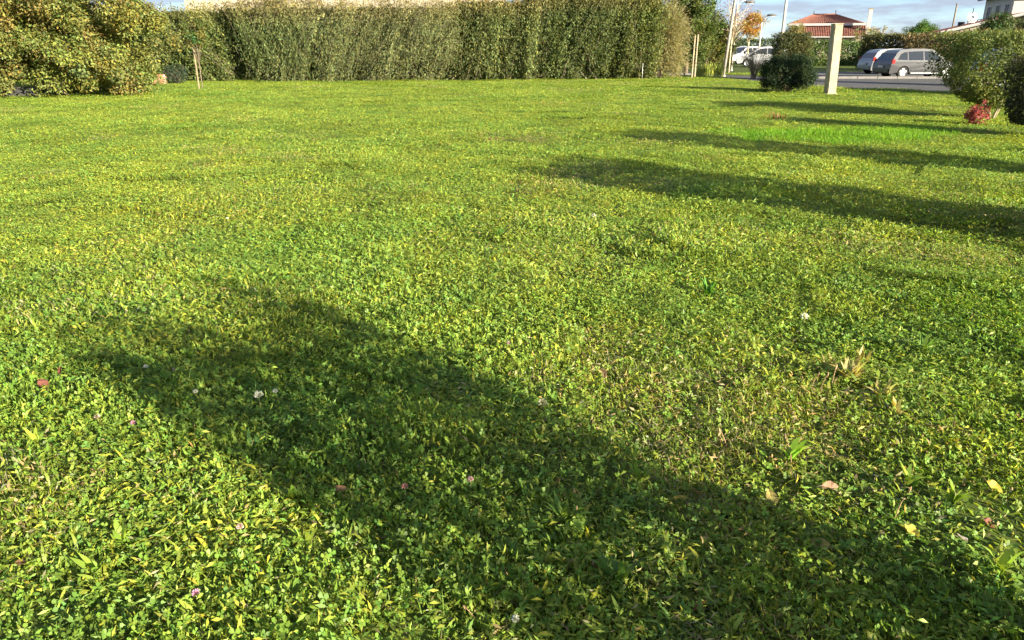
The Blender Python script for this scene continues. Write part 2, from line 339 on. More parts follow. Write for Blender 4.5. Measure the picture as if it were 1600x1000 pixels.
# ------------------------------------------------------------------ shrubs and trees
def stems_mesh(paths, r0, r1, n=4):
    bm = bmesh.new()
    for p in paths:
        k = len(p); add_tube(bm, p, [r0+(r1-r0)*i/(k-1) for i in range(k)], n, cap=False)
    return bm
def clump_cloud(lm, centers, rads, per, ls, base, up=.4, dv=.25, aspect=.5, tint=None, g=rng):
    """leaves gathered into tufts; tufts face outward"""
    centers = np.asarray(centers); m = len(centers); k = np.repeat(np.arange(m), per); n = len(k)
    o = rvec(n, g)*(g.random((n, 1))**.45); P = centers[k] + o*np.asarray(rads)[k][:, None]
    N = nrm(o*.8 + rvec(n, g)*.7 + np.array([[0, 0, up]])); D = nrm(np.cross(N, rvec(n, g)))
    C = shade(base, n, dv, .12, g)
    if tint is not None: C = C*np.asarray(tint)[k]
    leaves(lm, P, D, N, ls*g.uniform(.6, 1.3, n), ls*aspect*g.uniform(.7, 1.2, n), C)
def ell_points(n, c, rad, lo=.75, hi=1.0, zmin=-1, g=rng):
    o = rvec(n*3, g); o = o[o[:, 2] > zmin][:n]; q = g.uniform(lo, hi, (len(o), 1))
    return np.asarray(c) + o*q*np.asarray(rad)

def left_bush():
    b = at(115, 155, 24.4); b.z = 0; c = (b.x-1.55, b.y+1.7, 1.75); g = np.random.default_rng(21)
    t = thing('bush', 'large olive green rounded bush at the left edge of the lawn', 'bush', (c[0], c[1], 0))
    lm = LM(); o = np.array([0, 0, 1.75])
    cen = np.concatenate([ell_points(300, o, (3.7, 2.4, 2.7), .86, 1.05, -.68, g), ell_points(430, o, (3.5, 2.2, 2.5), .25, .88, -.68, g)])
    cen[:, 2] = np.where(cen[:, 2] < .3, g.uniform(.15, .5, len(cen)), cen[:, 2])
    bulge = 1+.12*np.sin(cen[:, :1]*2.3+cen[:, 2:]*3.1); cen[:, :2] *= bulge
    m = len(cen); rad = g.uniform(.26, .5, m); tint = np.stack([g.normal(1.0, .12, m), g.normal(1, .10, m), g.normal(1, .12, m)], 1)
    clump_cloud(lm, cen, rad, 150, .115, (.198, .205, .055), up=.7, dv=.24, tint=tint, g=g)
    link('crown', lm.mesh('crown'), M_leaf, t)
    paths = []
    for i in range(14):
        a = g.uniform(0, 6.28); e = Vector((2.6*math.cos(a), 1.7*math.sin(a), g.uniform(1, 3.2))); paths.append([(g.normal(0, .2), g.normal(0, .2), 0), e*.5+Vector((0, 0, .3)), e])
    obj('branches', stems_mesh(paths, .06, .015), M_bark, t)
left_bush()

def strand_shrub(name, label, cat, x0, x1, y0, depth, h, n, style, base, top_col, seed, ls=.105, fill=1.0, slant=0.0, group=None, stem_mat=None, yslope=0):
    """hedge plant: arching or upright shoots carrying small leaves, leafy filling behind"""
    g = np.random.default_rng(seed); xc = (x0+x1)/2; t = thing(name, label, cat, (xc, y0+depth/2, 0), group=group); w = x1-x0
    lm = LM(); paths = []
    K = 9
    s = np.linspace(0, 1, K)[None, :]
    nb = max(8, int(w*h*(9 if style == 'droop' else 5))); bun = g.integers(0, nb, n); bcx = g.uniform(-w/2-.1, w/2+.1, nb); bz = g.random(nb); bsl = g.normal(0, .30, nb); bout = g.uniform(-.38, .28, nb); bton = g.normal(1, .18, (nb, 1)).clip(.6, 1.5); bout = bout + np.where(vnoise(bcx+seed*3, bz*h, .55) < .36, .5, 0)
    bx = (bcx[bun]+g.normal(0, .07 if style == 'droop' else .15, n))[:, None]; by = g.uniform(-depth/2, depth/2, n)[:, None]
    hh = h*g.uniform(.86, 1.06, n)[:, None]*(1+.05*np.sin(bx*1.7+seed)+.03*np.sin(bx*4.1)); out = -1
    if style == 'droop':
        z0 = hh*np.clip(.22+.76*bz[bun]+g.normal(0, .05, n), .15, .99)[:, None]; ln = g.uniform(1.1, 2.2, n)[:, None]; sl = slant + (bsl[bun]+g.normal(0, .10, n))[:, None]
        py = -depth*.18 + (bout[bun] + g.normal(0, .08, n))[:, None]
        PX = bx + sl*ln*s*.8; PY = py - ln*(.55*np.sin(s*1.5)) + 0*bx; PZ = z0 + ln*(.42*np.sin(s*2.6) - .75*s*s)
    else:
        z0 = hh*np.clip(-.05+.68*bz[bun]+g.normal(0, .06, n), 0, .62)[:, None]; ln = np.maximum(hh - z0, .5)*g.uniform(.5, 1.03, n)[:, None]; sl = slant + (.9*bsl[bun]+g.normal(0, .07, n))[:, None]
        py = -depth*.30 + (bout[bun] + g.normal(0, .08, n))[:, None]
        PX = bx + sl*ln*s; PY = py - .25*ln*s*(g.random(n)[:, None]-.25); PZ = z0 + ln*s
    PZ = np.maximum(PZ, .03)
    per = 30; a = g.random((n, per))*(K-1.001); i0 = a.astype(int); f = a-i0; r_ = np.arange(n)[:, None]
    lerp = lambda A: A[r_, i0]*(1-f)+A[r_, i0+1]*f
    P = np.stack([lerp(PX), lerp(PY), lerp(PZ)], -1).reshape(-1, 3)
    T = np.stack([PX[r_, i0+1]-PX[r_, i0], PY[r_, i0+1]-PY[r_, i0], PZ[r_, i0+1]-PZ[r_, i0]], -1).reshape(-1, 3)
    m = len(P); P += g.normal(0, .022 if style == 'droop' else .055, (m, 3)); D = nrm(nrm(T) + rvec(m, g)*(.5 if style == 'droop' else .75)); N = nrm(rvec(m, g) + np.array([[0, -.5, .5]]))
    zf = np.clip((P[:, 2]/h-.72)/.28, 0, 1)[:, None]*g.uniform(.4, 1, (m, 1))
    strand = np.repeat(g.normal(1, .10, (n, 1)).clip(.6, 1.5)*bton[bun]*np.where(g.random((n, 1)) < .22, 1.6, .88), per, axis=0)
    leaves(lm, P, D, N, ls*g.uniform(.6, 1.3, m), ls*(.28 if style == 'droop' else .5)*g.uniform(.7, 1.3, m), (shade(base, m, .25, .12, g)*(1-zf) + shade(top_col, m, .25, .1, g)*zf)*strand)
    # leafy filling
    q = int(n*22*fill); P = np.stack([g.uniform(-w/2, w/2, q), g.uniform(-depth*.08, depth*.5, q), h*g.uniform(.02, .93, q)], 1)
    leaves(lm, P, rvec(q, g), nrm(rvec(q, g)+np.array([[0, -.6, .3]])), ls*1.35, ls*.75, shade(np.array(base)*.9, q, .25, .12, g))
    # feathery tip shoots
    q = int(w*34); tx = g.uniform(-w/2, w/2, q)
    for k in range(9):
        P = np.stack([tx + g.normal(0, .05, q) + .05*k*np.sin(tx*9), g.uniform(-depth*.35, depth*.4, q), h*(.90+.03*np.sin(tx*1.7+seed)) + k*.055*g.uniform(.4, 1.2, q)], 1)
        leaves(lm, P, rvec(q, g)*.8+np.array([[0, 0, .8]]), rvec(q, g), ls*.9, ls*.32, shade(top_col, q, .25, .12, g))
    if yslope: pass
    link('foliage', lm.mesh('foliage'), M_leaf, t)
    for i in range(0, n, 16): paths.append([(PX[i, j], PY[i, j]+.02, PZ[i, j]) for j in (0, 2, 4, 6, 8)])
    obj('stems', stems_mesh(paths, .007, .003, 3), stem_mat or M_bark, t)
    paths = [[(g.uniform(-w/2, w/2), g.uniform(-.2, .3), 0), (g.uniform(-w/2, w/2), .1, h*.45), (g.uniform(-w/2, w/2), .1, h*.85)] for _ in range(int(w*2)+2)]
    obj('branches', stems_mesh(paths, .035, .012, 5), M_bark, t)
    return t
def hx(px, Y): return at(px, 90, Y).x
GR = 'mixed shrubs of the tall hedge behind the lawn'
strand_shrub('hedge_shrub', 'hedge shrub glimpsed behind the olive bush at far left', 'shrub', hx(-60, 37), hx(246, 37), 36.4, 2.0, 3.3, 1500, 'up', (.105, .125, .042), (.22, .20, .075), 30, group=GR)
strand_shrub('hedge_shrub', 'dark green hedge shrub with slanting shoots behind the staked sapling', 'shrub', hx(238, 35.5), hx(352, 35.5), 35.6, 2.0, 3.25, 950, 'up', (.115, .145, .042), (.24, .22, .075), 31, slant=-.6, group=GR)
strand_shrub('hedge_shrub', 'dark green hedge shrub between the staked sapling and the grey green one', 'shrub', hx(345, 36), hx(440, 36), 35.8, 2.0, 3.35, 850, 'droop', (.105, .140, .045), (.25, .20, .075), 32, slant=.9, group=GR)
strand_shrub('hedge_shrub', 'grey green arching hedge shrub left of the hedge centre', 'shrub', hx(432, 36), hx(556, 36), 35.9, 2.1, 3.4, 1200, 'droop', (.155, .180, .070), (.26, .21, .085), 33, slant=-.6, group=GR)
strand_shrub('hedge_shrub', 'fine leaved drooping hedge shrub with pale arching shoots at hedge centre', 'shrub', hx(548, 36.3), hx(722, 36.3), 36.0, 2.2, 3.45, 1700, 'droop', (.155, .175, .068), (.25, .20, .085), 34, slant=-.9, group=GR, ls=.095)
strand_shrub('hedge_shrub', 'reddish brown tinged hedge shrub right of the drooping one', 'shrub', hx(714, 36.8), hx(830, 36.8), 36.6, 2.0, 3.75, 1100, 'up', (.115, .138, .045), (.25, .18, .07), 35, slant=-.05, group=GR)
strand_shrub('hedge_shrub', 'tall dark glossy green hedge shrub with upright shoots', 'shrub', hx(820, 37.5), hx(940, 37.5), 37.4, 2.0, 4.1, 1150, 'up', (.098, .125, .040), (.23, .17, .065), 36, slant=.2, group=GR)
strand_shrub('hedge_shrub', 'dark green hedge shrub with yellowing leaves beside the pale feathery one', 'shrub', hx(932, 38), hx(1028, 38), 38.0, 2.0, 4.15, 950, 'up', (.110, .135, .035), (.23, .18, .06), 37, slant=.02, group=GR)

def feather_shrub():
    g = np.random.default_rng(41); c = at(1036, 118, 38.6); t = thing('feathery_shrub', 'pale straw green feathery shrub rounding off the right end of the hedge', 'shrub', (c.x-.1, c.y+.9, 0), group=GR)
    lm = LM(); n = 2600; K = 6; s = np.linspace(0, 1, K)
    o = rvec(n*2, g); o = o[o[:, 2] > -.85][:n]; n = len(o)
    st = np.stack([g.normal(0, .25, n), g.normal(0, .25, n), g.uniform(.1, 2.9, n)], 1)
    E = np.sign(o)*np.abs(o)**.75*np.array([[1.5, 1.2, 1.9]])*g.uniform(.8, 1.08, (n, 1)) + np.array([[0, 0, 2.05]])
    for k in range(13):
        f = g.uniform(.35, 1.0, (n, 1)); P = st*(1-f)+E*f - np.array([[0, 0, .35]])*(f**3); P[:, 2] = np.maximum(P[:, 2], .05)
        leaves(lm, P + g.normal(0, .03, (n, 3)), nrm(E-st)+rvec(n, g)*.4-np.array([[0, 0, .4]]), rvec(n, g), .13, .022, shade((.30, .27, .12), n, .22, .06, g))
    link('foliage', lm.mesh('foliage'), M_leaf, t)
    obj('stems', stems_mesh([[tuple(st[i]*np.array([.3, .3, 0])), tuple(st[i]), tuple(E[i])] for i in range(0, n, 12)], .012, .004, 3), M_bark, t)
feather_shrub()

def branch_tree(name, label, cat, loc, h, tr, crown, ncl, per, ls, base, seed, trunk_mat, rcl=(.25, .5), cz=None, group=None, limbs=9, aspect=.55, dv=.28, lean=0):
    """tapered trunk, limbs that reach the leaf tufts"""
    g = np.random.default_rng(seed); t = thing(name, label, cat, loc, group=group)
    cz = cz if cz is not None else h - crown[2]; o = np.array([lean, 0, cz])
    cen = ell_points(ncl, o, crown, .35, 1.0, -.8, g); m = len(cen)
    lm = LM(); tint = np.stack([g.normal(1, .15, m), g.normal(1, .10, m), g.normal(1, .15, m)], 1)
    if per: 
        clump_cloud(lm, cen, g.uniform(*rcl, m), per, ls, base, dv=dv, tint=tint, aspect=aspect, g=g); link('crown', lm.mesh('crown'), M_leaf, t)
    top = Vector((lean, 0, cz+crown[2]*.5)); bm = bmesh.new()
    add_tube(bm, [(0, 0, -.05), (g.normal(0, .02), 0, h*.2), (lean*.6, g.normal(0, .03), cz*.8), top], [tr*1.25, tr, tr*.75, tr*.3], 8)
    for i in range(limbs):
        e = Vector(cen[i % m]); f = g.uniform(.35, .8); st = Vector((lean*f, 0, top.z*f)); mid = st.lerp(e, .5)+Vector((0, 0, .12))
        add_tube(bm, [st, mid, e], [tr*.4, tr*.25, tr*.08], 5)
    obj('trunk', bm, trunk_mat, t, smooth=True); return t

def clipped(name, label, cat, loc, w, d, zb, zt, n, ls, base, tip, seed, rz=0, trunk=True, group=None, cone=.0, shape='box', bare=.0, lobes=None, stem_mat=None, coneexp=1.5):
    """clipped shrub on stems: leaves dense near the cut faces, uneven outline"""
    g = np.random.default_rng(seed); t = thing(name, label, cat, loc, rz, group=group); lm = LM()
    u = g.uniform(-1, 1, (n*2, 3)); rr = np.max(np.abs(u), 1) if shape == 'box' else np.linalg.norm(u, axis=1)
    keep = (rr < 1) & (g.random(n*2) < np.clip(rr**2.2+.10, 0, 1)); u = u[keep][:n]; m = len(u)
    wob = 1+.07*np.sin(u[:, 0]*5+seed)*np.cos(u[:, 2]*6)+.05*np.sin(u[:, 1]*7+u[:, 2]*4)
    f = np.clip((u[:, 2]+1)/2, 0, 1); tap = np.clip(1-cone*(1-f)**coneexp, .12, 1)
    P = np.stack([u[:, 0]*w/2*wob*tap, u[:, 1]*d/2*wob*tap, zb+(zt-zb)*f*(1+.02*np.sin(u[:, 0]*9+seed))], 1)
    if lobes is not None:
        for (lx, lw, dz) in lobes: P[:, 2] += dz*np.exp(-((P[:, 0]-lx)/lw)**2)*f**2
    gap = np.sin(P[:, 0]*7+seed)*np.sin(P[:, 2]*8+2*seed)*np.sin(P[:, 1]*6+seed); k = gap < (.42-bare); P = P[k]; u = u[k]; m = len(P)
    P += g.normal(0, ls*.35, (m, 3))
    patchy = .5+.5*np.sin(P[:, :1]*3.1+seed)*np.cos(P[:, 2:]*3.7+seed); mixv = np.clip(patchy+g.normal(0, .3, (m, 1)), 0, 1)
    C = shade(base, m, .27, .12, g)*(1-mixv)+shade(tip, m, .27, .12, g)*mixv
    N = nrm(u*.6+rvec(m, g)*.9+np.array([[0, 0, .25]])); leaves(lm, P, nrm(np.cross(N, rvec(m, g))), N, ls*g.uniform(.6, 1.3, m), ls*.55*g.uniform(.7, 1.2, m), C)
    link('crown', lm.mesh('crown'), M_leaf, t)
    if trunk:
        bm = bmesh.new(); H = zt
        for i in range(5):
            a = i*1.257+g.random(); e = Vector((w*.33*math.cos(a), d*.33*math.sin(a), zb+(H-zb)*g.uniform(.5, .8))); b0 = Vector((.05*math.cos(a), .05*math.sin(a), -.03))
            add_tube(bm, [b0, Vector((e.x*.25, e.y*.25, max(zb, .3))), e], [.032, .026, .009], 6)
            for j in range(5):
                q = b0.lerp(e, g.uniform(.55, 1)); add_tube(bm, [q, q+Vector(g.normal(0, .25, 3))], [.008, .003], 4)
        obj('trunk', bm, stem_mat or M_bark, t, smooth=True)
    return t

GROW = 'clipped shrubs in the row along the right side of the lawn'
b1 = gnd(1528, 186)
clipped('clipped_shrub', 'wide flat topped clipped shrub with pale stem above the red plant', 'shrub', (b1.x+.36, b1.y+.1, 0), 2.45, 2.0, .30, 1.90, 30000, .062, (.080, .118, .030), (.175, .195, .052), 51, cone=.72, group=GROW, stem_mat=M_pale_bark, bare=.0, coneexp=3.6)
b2 = gnd(1609, 214)
clipped('clipped_shrub', 'dark clipped shrub cut off by the right edge of the photo', 'shrub', (b2.x, b2.y, 0), 1.0, 1.1, .24, 1.42, 14000, .055, (.055, .065, .03), (.085, .085, .04), 52, cone=.4, group=GROW, stem_mat=M_bark)
SD = Vector((TO_SUN.x, TO_SUN.y, 0)).normalized(); LK = 1/math.tan(R(SUN_EL))
def caster(px, py, h, w, d, seed, label, lobes=None, cone=.35, nudge=(0, 0), zb=.12, n=10000, coneexp=1.5):
    tip = gnd(px, py); b = tip + SD*(h*LK)
    return clipped('clipped_shrub', label, 'shrub', (b.x+nudge[0], b.y+nudge[1], 0), w, d, zb, h, n, .07, (.09, .11, .035), (.18, .17, .06), seed, rz=math.atan2(SD.y, SD.x)+math.pi/2, cone=cone, group=GROW, lobes=lobes, coneexp=coneexp)
caster(985, 211, 2.4, 1.5, 1.3, 53, 'clipped shrub outside the frame casting the upper broad shadow', cone=.3)
caster(868, 262, 1.95, 1.75, 1.3, 54, 'clipped shrub outside the frame casting the lower broad shadow', cone=.3)
caster(290, 512, 1.75, 1.35, 1.1, 55, 'clipped shrub beside the camera casting the long foreground shadow', lobes=[(-.40, .25, .10), (.45, .18, .15), (.14, .13, -.22)], cone=.42, coneexp=1.1, zb=.02, n=6600)

# dark bush, post, topiary
bd = gnd(1241, 147)
def dark_bush():
    g = np.random.default_rng(61); t = thing('round_bush', 'dark green rounded conifer bush left of the concrete post', 'bush', (bd.x, bd.y+.9, 0)); lm = LM()
    cen = ell_points(170, (0, 0, .62), (1.0, .9, .75), .55, 1.0, -.75, g); cen[:, 2] = np.maximum(cen[:, 2], .1)
    clump_cloud(lm, cen, g.uniform(.12, .28, len(cen)), 130, .075, (.030, .052, .022), up=.5, dv=.3, aspect=.3, g=g)
    link('crown', lm.mesh('crown'), M_leaf, t)
    obj('branches', stems_mesh([[(0, 0, 0), tuple(c*np.array([.5, .5, .6])), tuple(c)] for c in cen[:14]], .03, .008, 5), M_bark, t)
dark_bush()
bp = gnd(1296, 149)
pt = thing('concrete_post', 'square pale concrete post standing beside the dark round bush', 'post', (bp.x, bp.y, 0), R(6))
bm = bmesh.new(); add_box(bm, (0, 0, 1.10), (.29, .29, 2.30))
for v in bm.verts:
    if v.co.z < 0: v.co.x *= 1.05; v.co.y *= 1.05
obj('shaft', bm, M_concrete, pt, bevel=.02); pt.rotation_euler.y = R(-2.2)
box('cap', (0, 0, 2.262), (.305, .305, .03), M_concrete, pt, bevel=.006)
box('base_plinth', (0, 0, .03), (.35, .35, .10), M_concrete, pt, bevel=.01)
c2 = at(1290, 100, 31.5)
p2 = thing('timber_post', 'thin dark timber post half hidden behind the concrete post', 'post', (c2.x+.16, 31.5, 0))
box('shaft', (0, 0, 1.0), (.10, .10, 2.1), plain('old_timber', (.22, .15, .10), .9, noise=.3, bump=.3), p2, bevel=.008)
box('cap', (0, 0, 2.07), (.14, .14, .05), M_dark, p2, bevel=.006)
ct = at(1234, 95, 38)
clipped('clipped_shrub', 'small square clipped shrub standing behind the dark round bush', 'shrub', (ct.x, 38, 0), 1.55, 1.3, .35, 2.15, 14000, .085, (.055, .070, .025), (.10, .10, .035), 63, stem_mat=M_pale_bark)

# red plant under clipped shrub, rushes, dry clump
def small_plant(name, label, cat, loc, n, h, spread, lw, base, seed, leafn=0):
    g = np.random.default_rng(seed); t = thing(name, label, cat, loc); lm = LM()
    d = g.random(n)*6.283; strap(lm, np.stack([g.normal(0, spread*.2, n), g.normal(0, spread*.2, n), 0*d], 1), d, h*g.uniform(.6, 1.15, n), lw*g.uniform(.7, 1.3, n), g.uniform(.1, spread, n), shade(base, n, .22, .08, g), g)
    link('leaves', lm.mesh('leaves'), M_leaf, t)
    obj('stems', stems_mesh([[(0, 0, -.02), (g.normal(0, .03), g.normal(0, .03), h*.3), (g.normal(0, .06), g.normal(0, .06), h*.55)] for _ in range(5)], .006, .003, 4), M_bark, t)
    return t
def red_plant(name, label, cat, loc):
    g = np.random.default_rng(71); t = thing(name, label, cat, loc); lm = LM(); cen = ell_points(34, (0, 0, .25), (.24, .22, .30), .3, 1, -.9, g); cen[:, 2] = np.maximum(cen[:, 2], .05)
    clump_cloud(lm, cen, g.uniform(.05, .1, 34), 26, .06, (.34, .085, .085), dv=.3, g=g); link('leaves', lm.mesh('leaves'), M_leaf, t)
    obj('stems', stems_mesh([[(0, 0, -.02), tuple(c*.6), tuple(c)] for c in cen[:12]], .006, .003, 4), M_bark, t)
rp = gnd(1522, 198)
red_plant('red_plant', 'low pinkish red leafed plant at the foot of the wide clipped shrub', 'plant', (rp.x, rp.y, 0))
dc = gnd(1214, 187)
small_plant('dry_clump', 'small orange brown dry clump in the lawn before the dark bush', 'plant', (dc.x, dc.y, 0), 34, .19, .7, .022, (.30, .15, .07), 72)
for i, (px, py) in enumerate(((1092, 119), (1101, 118), (1112, 117), (1122, 119))):
    q = gnd(px, py+2); small_plant('rush_clump', ['yellow green rush clump nearest the concrete fence posts', 'second yellow green rush clump from the fence posts', 'third yellow green rush clump from the fence posts', 'yellow green rush clump at the foot of the leaning pole'][i], 'plant', (q.x, q.y, 0), 60, .75, .55, .035, (.34, .38, .08), 73+i)['group'] = 'rush clumps at the hedge end'

# sapling with stake
ps = gnd(317, 141)
st_ = branch_tree('staked_sapling', 'young sapling tied to a pale stake before the hedge', 'tree', (ps.x, ps.y, 0), 2.5, .018, (.45, .4, .55), 44, 60, .08, (.12, .14, .04), 81, M_bark, (.10, .25), cz=1.9, limbs=16)
box('stake', (-.13, 0, .72), (.045, .045, 1.5), plain('stake_wood', (.30, .24, .15), .9, noise=.2, bump=.2), st_, bevel=.006)
box('tie', (-.09, 0, 1.35), (.2, .04, .035), M_dark, st_)
# terracotta trough, little dark shrub, low wall left
q = at(250, 126, 33.5)
tr_ = thing('brick_pier', 'low terracotta brick pier showing between olive bush and hedge', 'pier', (q.x, 33.5, 0))
M_brick = plain('brick', (.42, .19, .11), .9, noise=.2, scale=5, bump=.3); bm = bmesh.new(); add_box(bm, (0, 0, 0), (.235, .22, .075)); bmesh.ops.bevel(bm, geom=bm.edges[:], offset=.006, segments=1)
bme = bpy.data.meshes.new('brick'); bm.to_mesh(bme); bm.free()
for r_ in range(5):
    for c_ in (-.5, .5): link('brick', bme, M_brick, tr_, (c_*.25+(.03 if r_ % 2 else -.03), 0, .04+r_*.087))
box('mortar_core', (0, 0, .2), (.47, .18, .42), plain('mortar', (.45, .42, .37), .95), tr_)
q = at(277, 126, 33.8)
clipped('low_shrub', 'low dark blue green shrub beside the brick pier', 'shrub', (q.x, 33.8, 0), 1.1, .9, .05, .85, 2600, .07, (.04, .06, .035), (.05, .08, .05), 83, shape='round')
q = at(2, 152, 25.2)
lw = thing('low_wall', 'low dark grey slab wall at the far left under the olive bush', 'wall', (q.x-2.2, 25.0, 0))
for i in range(5): box('slab', (-1.0+i*1.02, 0, .16), (1.0, .14, .36), plain('grey_slab', (.05, .05, .05), .9, noise=.2, bump=.2) if i == 0 else bpy.data.materials['grey_slab'], lw, bevel=.01)

# fence posts at the hedge end + stake
for i, (px, Y, h) in enumerate(((1082, 39.6, 2.05), (1086.5, 40.2, 2.1))):
    q = at(px, 108, Y); f = thing('fence_post', ['slim concrete fence post nearest the pale feathery shrub', 'slim concrete fence post just right of its twin by the hedge'][i], 'post', (q.x, Y, 0), group='fence posts at the hedge end')
    box('shaft', (0, 0, h/2), (.065, .065, h), M_concrete, f, bevel=.008); box('cap', (0, 0, h+.012), (.075, .075, .03), M_concrete, f, bevel=.005)
    for z in (.4, 1.0, 1.6): tube('wire_clip', [(-.04, -.03, z), (-.04, .03, z)], .008, M_metal, f, 6)
q = gnd(1003, 126); f = thing('marker_stake', 'thin grey metal stake in the grass before the hedge', 'stake', (q.x, q.y, 0))
tube('rod', [(0, 0, -.05), (0, 0, .75)], .014, M_metal, f); tube('tip_cap', [(0, 0, .74), (0, 0, .79)], .02, M_metal, f)
q = gnd(1075, 119)
box_ = thing('stone_edging', 'short pale stone edging at the foot of the feathery shrub', 'edging', (q.x-.4, q.y+.3, 0))
for i in range(3): box('stone', (-.45+i*.46, rng.normal(0, .03), .06), (.43, .16, .17), M_kerb, box_, bevel=.02)

# ------------------------------------------------------------------ trees beyond
def T(px, py, Y): q = at(px, py, Y); return (q.x, Y, 0)
branch_tree('tree', 'dense green tree rising behind the pale feathery shrub', 'tree', T(1072, 100, 46), 5.2, .12, (2.0, 1.6, 2.7), 190, 120, .13, (.105, .135, .035), 91, M_bark, (.3, .6), cz=2.5)
branch_tree('tree', 'bushy green tree with orange tinged top beside the fence posts', 'tree', T(1103, 100, 48), 3.9, .10, (1.5, 1.3, 2.0), 130, 110, .12, (.12, .13, .032), 92, M_bark, (.25, .5), cz=1.75)
branch_tree('tree', 'dark evergreen tree filling the gap behind the leaning pole', 'tree', T(1124, 100, 52), 3.4, .10, (1.1, 1.1, 1.75), 100, 110, .12, (.06, .07, .03), 93, M_bark, (.2, .45), cz=1.55)
branch_tree('bare_tree', 'nearly bare young tree with sparse reddish leaves beside the leaning pole', 'tree', T(1139, 104, 47), 4.6, .05, (1.2, 1.0, 1.6), 80, 7, .09, (.24, .11, .07), 94, M_pale_bark, (.2, .4), cz=3.2, limbs=60)
branch_tree('autumn_tree', 'small tree with orange and yellow autumn leaves behind white cars', 'tree', T(1167, 95, 66), 4.4, .07, (1.35, 1.2, 1.2), 75, 70, .13, (.38, .22, .045), 95, M_pale_bark, (.25, .5), cz=3.1, limbs=20)
branch_tree('tree', 'pale yellow leafed small tree left of the red roofed house', 'tree', T(1240, 70, 88), 4.0, .08, (1.2, 1.0, 1.2), 60, 60, .14, (.28, .24, .09), 96, M_bark, (.25, .45), cz=2.8)
branch_tree('tree', 'thin straw coloured tree at the right corner of red roofed house', 'tree', T(1362, 70, 85), 3.7, .08, (2.4, 1.2, 1.0), 70, 40, .14, (.30, .24, .11), 97, M_bark, (.25, .45), cz=2.6)
branch_tree('tree', 'round green tree rising behind the hedge between the houses', 'tree', T(1440, 60, 80), 3.9, .12, (1.8, 1.4, 1.25), 110, 90, .14, (.10, .17, .035), 98, M_bark, (.3, .5), cz=2.6)
branch_tree('tree', 'dark green shrubby tree before the two storey house', 'tree', T(1556, 50, 50), 3.6, .10, (.75, .8, 1.3), 60, 90, .12, (.07, .11, .035), 99, M_bark, (.25, .5), cz=2.4)
# bare flowering shrub in front of the white cars
q = gnd(1177, 123)
def twig_shrub():
    g = np.random.default_rng(101); t = thing('twiggy_shrub', 'open pale twiggy shrub in front of the white cars', 'shrub', (q.x, q.y, 0)); P = []; lm = LM(); E = []
    for i in range(60):
        a = g.random()*6.283; e = Vector((.75*math.cos(a)*g.random()**.5, .6*math.sin(a)*g.random()**.5, g.uniform(.7, 1.5))); P.append([(g.normal(0, .05), g.normal(0, .05), 0), e*.5+Vector((0, 0, .1)), e]); E.append(e)
    obj('stems', stems_mesh(P, .014, .005, 4), M_bark, t)
    clump_cloud(lm, np.array(E), g.uniform(.1, .2, 60), 18, .06, (.17, .14, .085), g=g); link('foliage', lm.mesh('foliage'), M_leaf, t)
twig_shrub()

# background hedges
def hedge(label, p0, p1, h, d, n, base, tip, seed, ls=.17):
    a = Vector(p0); b = Vector(p1); m = (a+b)/2; L_ = (b-a).length
    return clipped('hedge', label, 'hedge', (m.x, m.y, 0), L_, d, .03, h, n, ls, base, tip, seed, rz=math.atan2(b.y-a.y, b.x-a.x), trunk=True, stem_mat=M_bark)
hedge('bright green clipped hedge in front of the red roofed house', T(1255, 80, 66), T(1352, 80, 66), 1.95, 1.2, 9000, (.075, .13, .035), (.12, .17, .045), 111)
hedge('dark clipped hedge behind the parked cars', T(1346, 80, 56), T(1425, 80, 54), 2.3, 1.3, 10000, (.075, .095, .035), (.14, .13, .05), 112)
hedge('brown tinged clipped hedge above the grey car bonnet', T(1420, 80, 53.5), T(1495, 80, 44), 2.25, 1.3, 10000, (.11, .105, .045), (.20, .14, .075), 113)
hedge('green hedge far behind the white cars', T(1140, 85, 82), T(1250, 85, 82), 2.2, 1.3, 9000, (.07, .11, .03), (.11, .14, .04), 114, ls=.2)
hedge('pinkish brown hedge behind the clipped shrubs at the right edge', T(1500, 80, 33), T(1690, 80, 30), 2.15, 1.2, 16000, (.15, .13, .05), (.28, .20, .10), 115, ls=.11)
hedge('tall green hedge under the balcony of the two storey house', T(1530, 60, 52), T(1640, 60, 50), 3.1, 1.2, 8000, (.08, .11, .035), (.13, .15, .05), 116)

# ------------------------------------------------------------------ lamps and poles
M_pole = plain('painted_pole', (.62, .58, .50), .6, noise=.06)
def pole(name, label, px0, py0, Y, h, r, arm=None, lean=0, mat=M_pole):
    c = at(px0, py0, Y); t = thing(name, label, 'lamp post' if arm else 'pole', (c.x, Y, 0))
    tube('shaft', [(0, 0, -.05), (lean*.5, 0, h*.5), (lean, 0, h)], [r, r*.85, r*.65], mat, t, 10)
    tube('base_flange', [(0, 0, -.02), (0, 0, .10)], r*1.6, mat, t, 10)
    if arm:
        ax, az_ = arm; tube('arm', [(lean, 0, h-.05), (lean+ax*.3, 0, h+az_*.7), (lean+ax, 0, h+az_)], r*.4, mat, t, 8)
        bm = bmesh.new(); bmesh.ops.create_uvsphere(bm, u_segments=12, v_segments=8, radius=1, matrix=Matrix.Translation((lean+ax+.15, 0, h+az_-.02)) @ Matrix.Diagonal((.38, .17, .10, 1)))
        hd = obj('lamp_head', bm, plain('lamp_shell', (.10, .10, .10), .5), t, smooth=True)
        box('lens', (lean+ax+.18, 0, h+az_-.10), (.4, .18, .05), plain('lamp_lens', (.5, .5, .48), .2), hd)
    else:
        tube('top_cap', [(lean, 0, h), (lean, 0, h+.04)], r*.8, mat, t, 10)
    return t
def top_of(px, py, Y): return at(px, py, Y).z
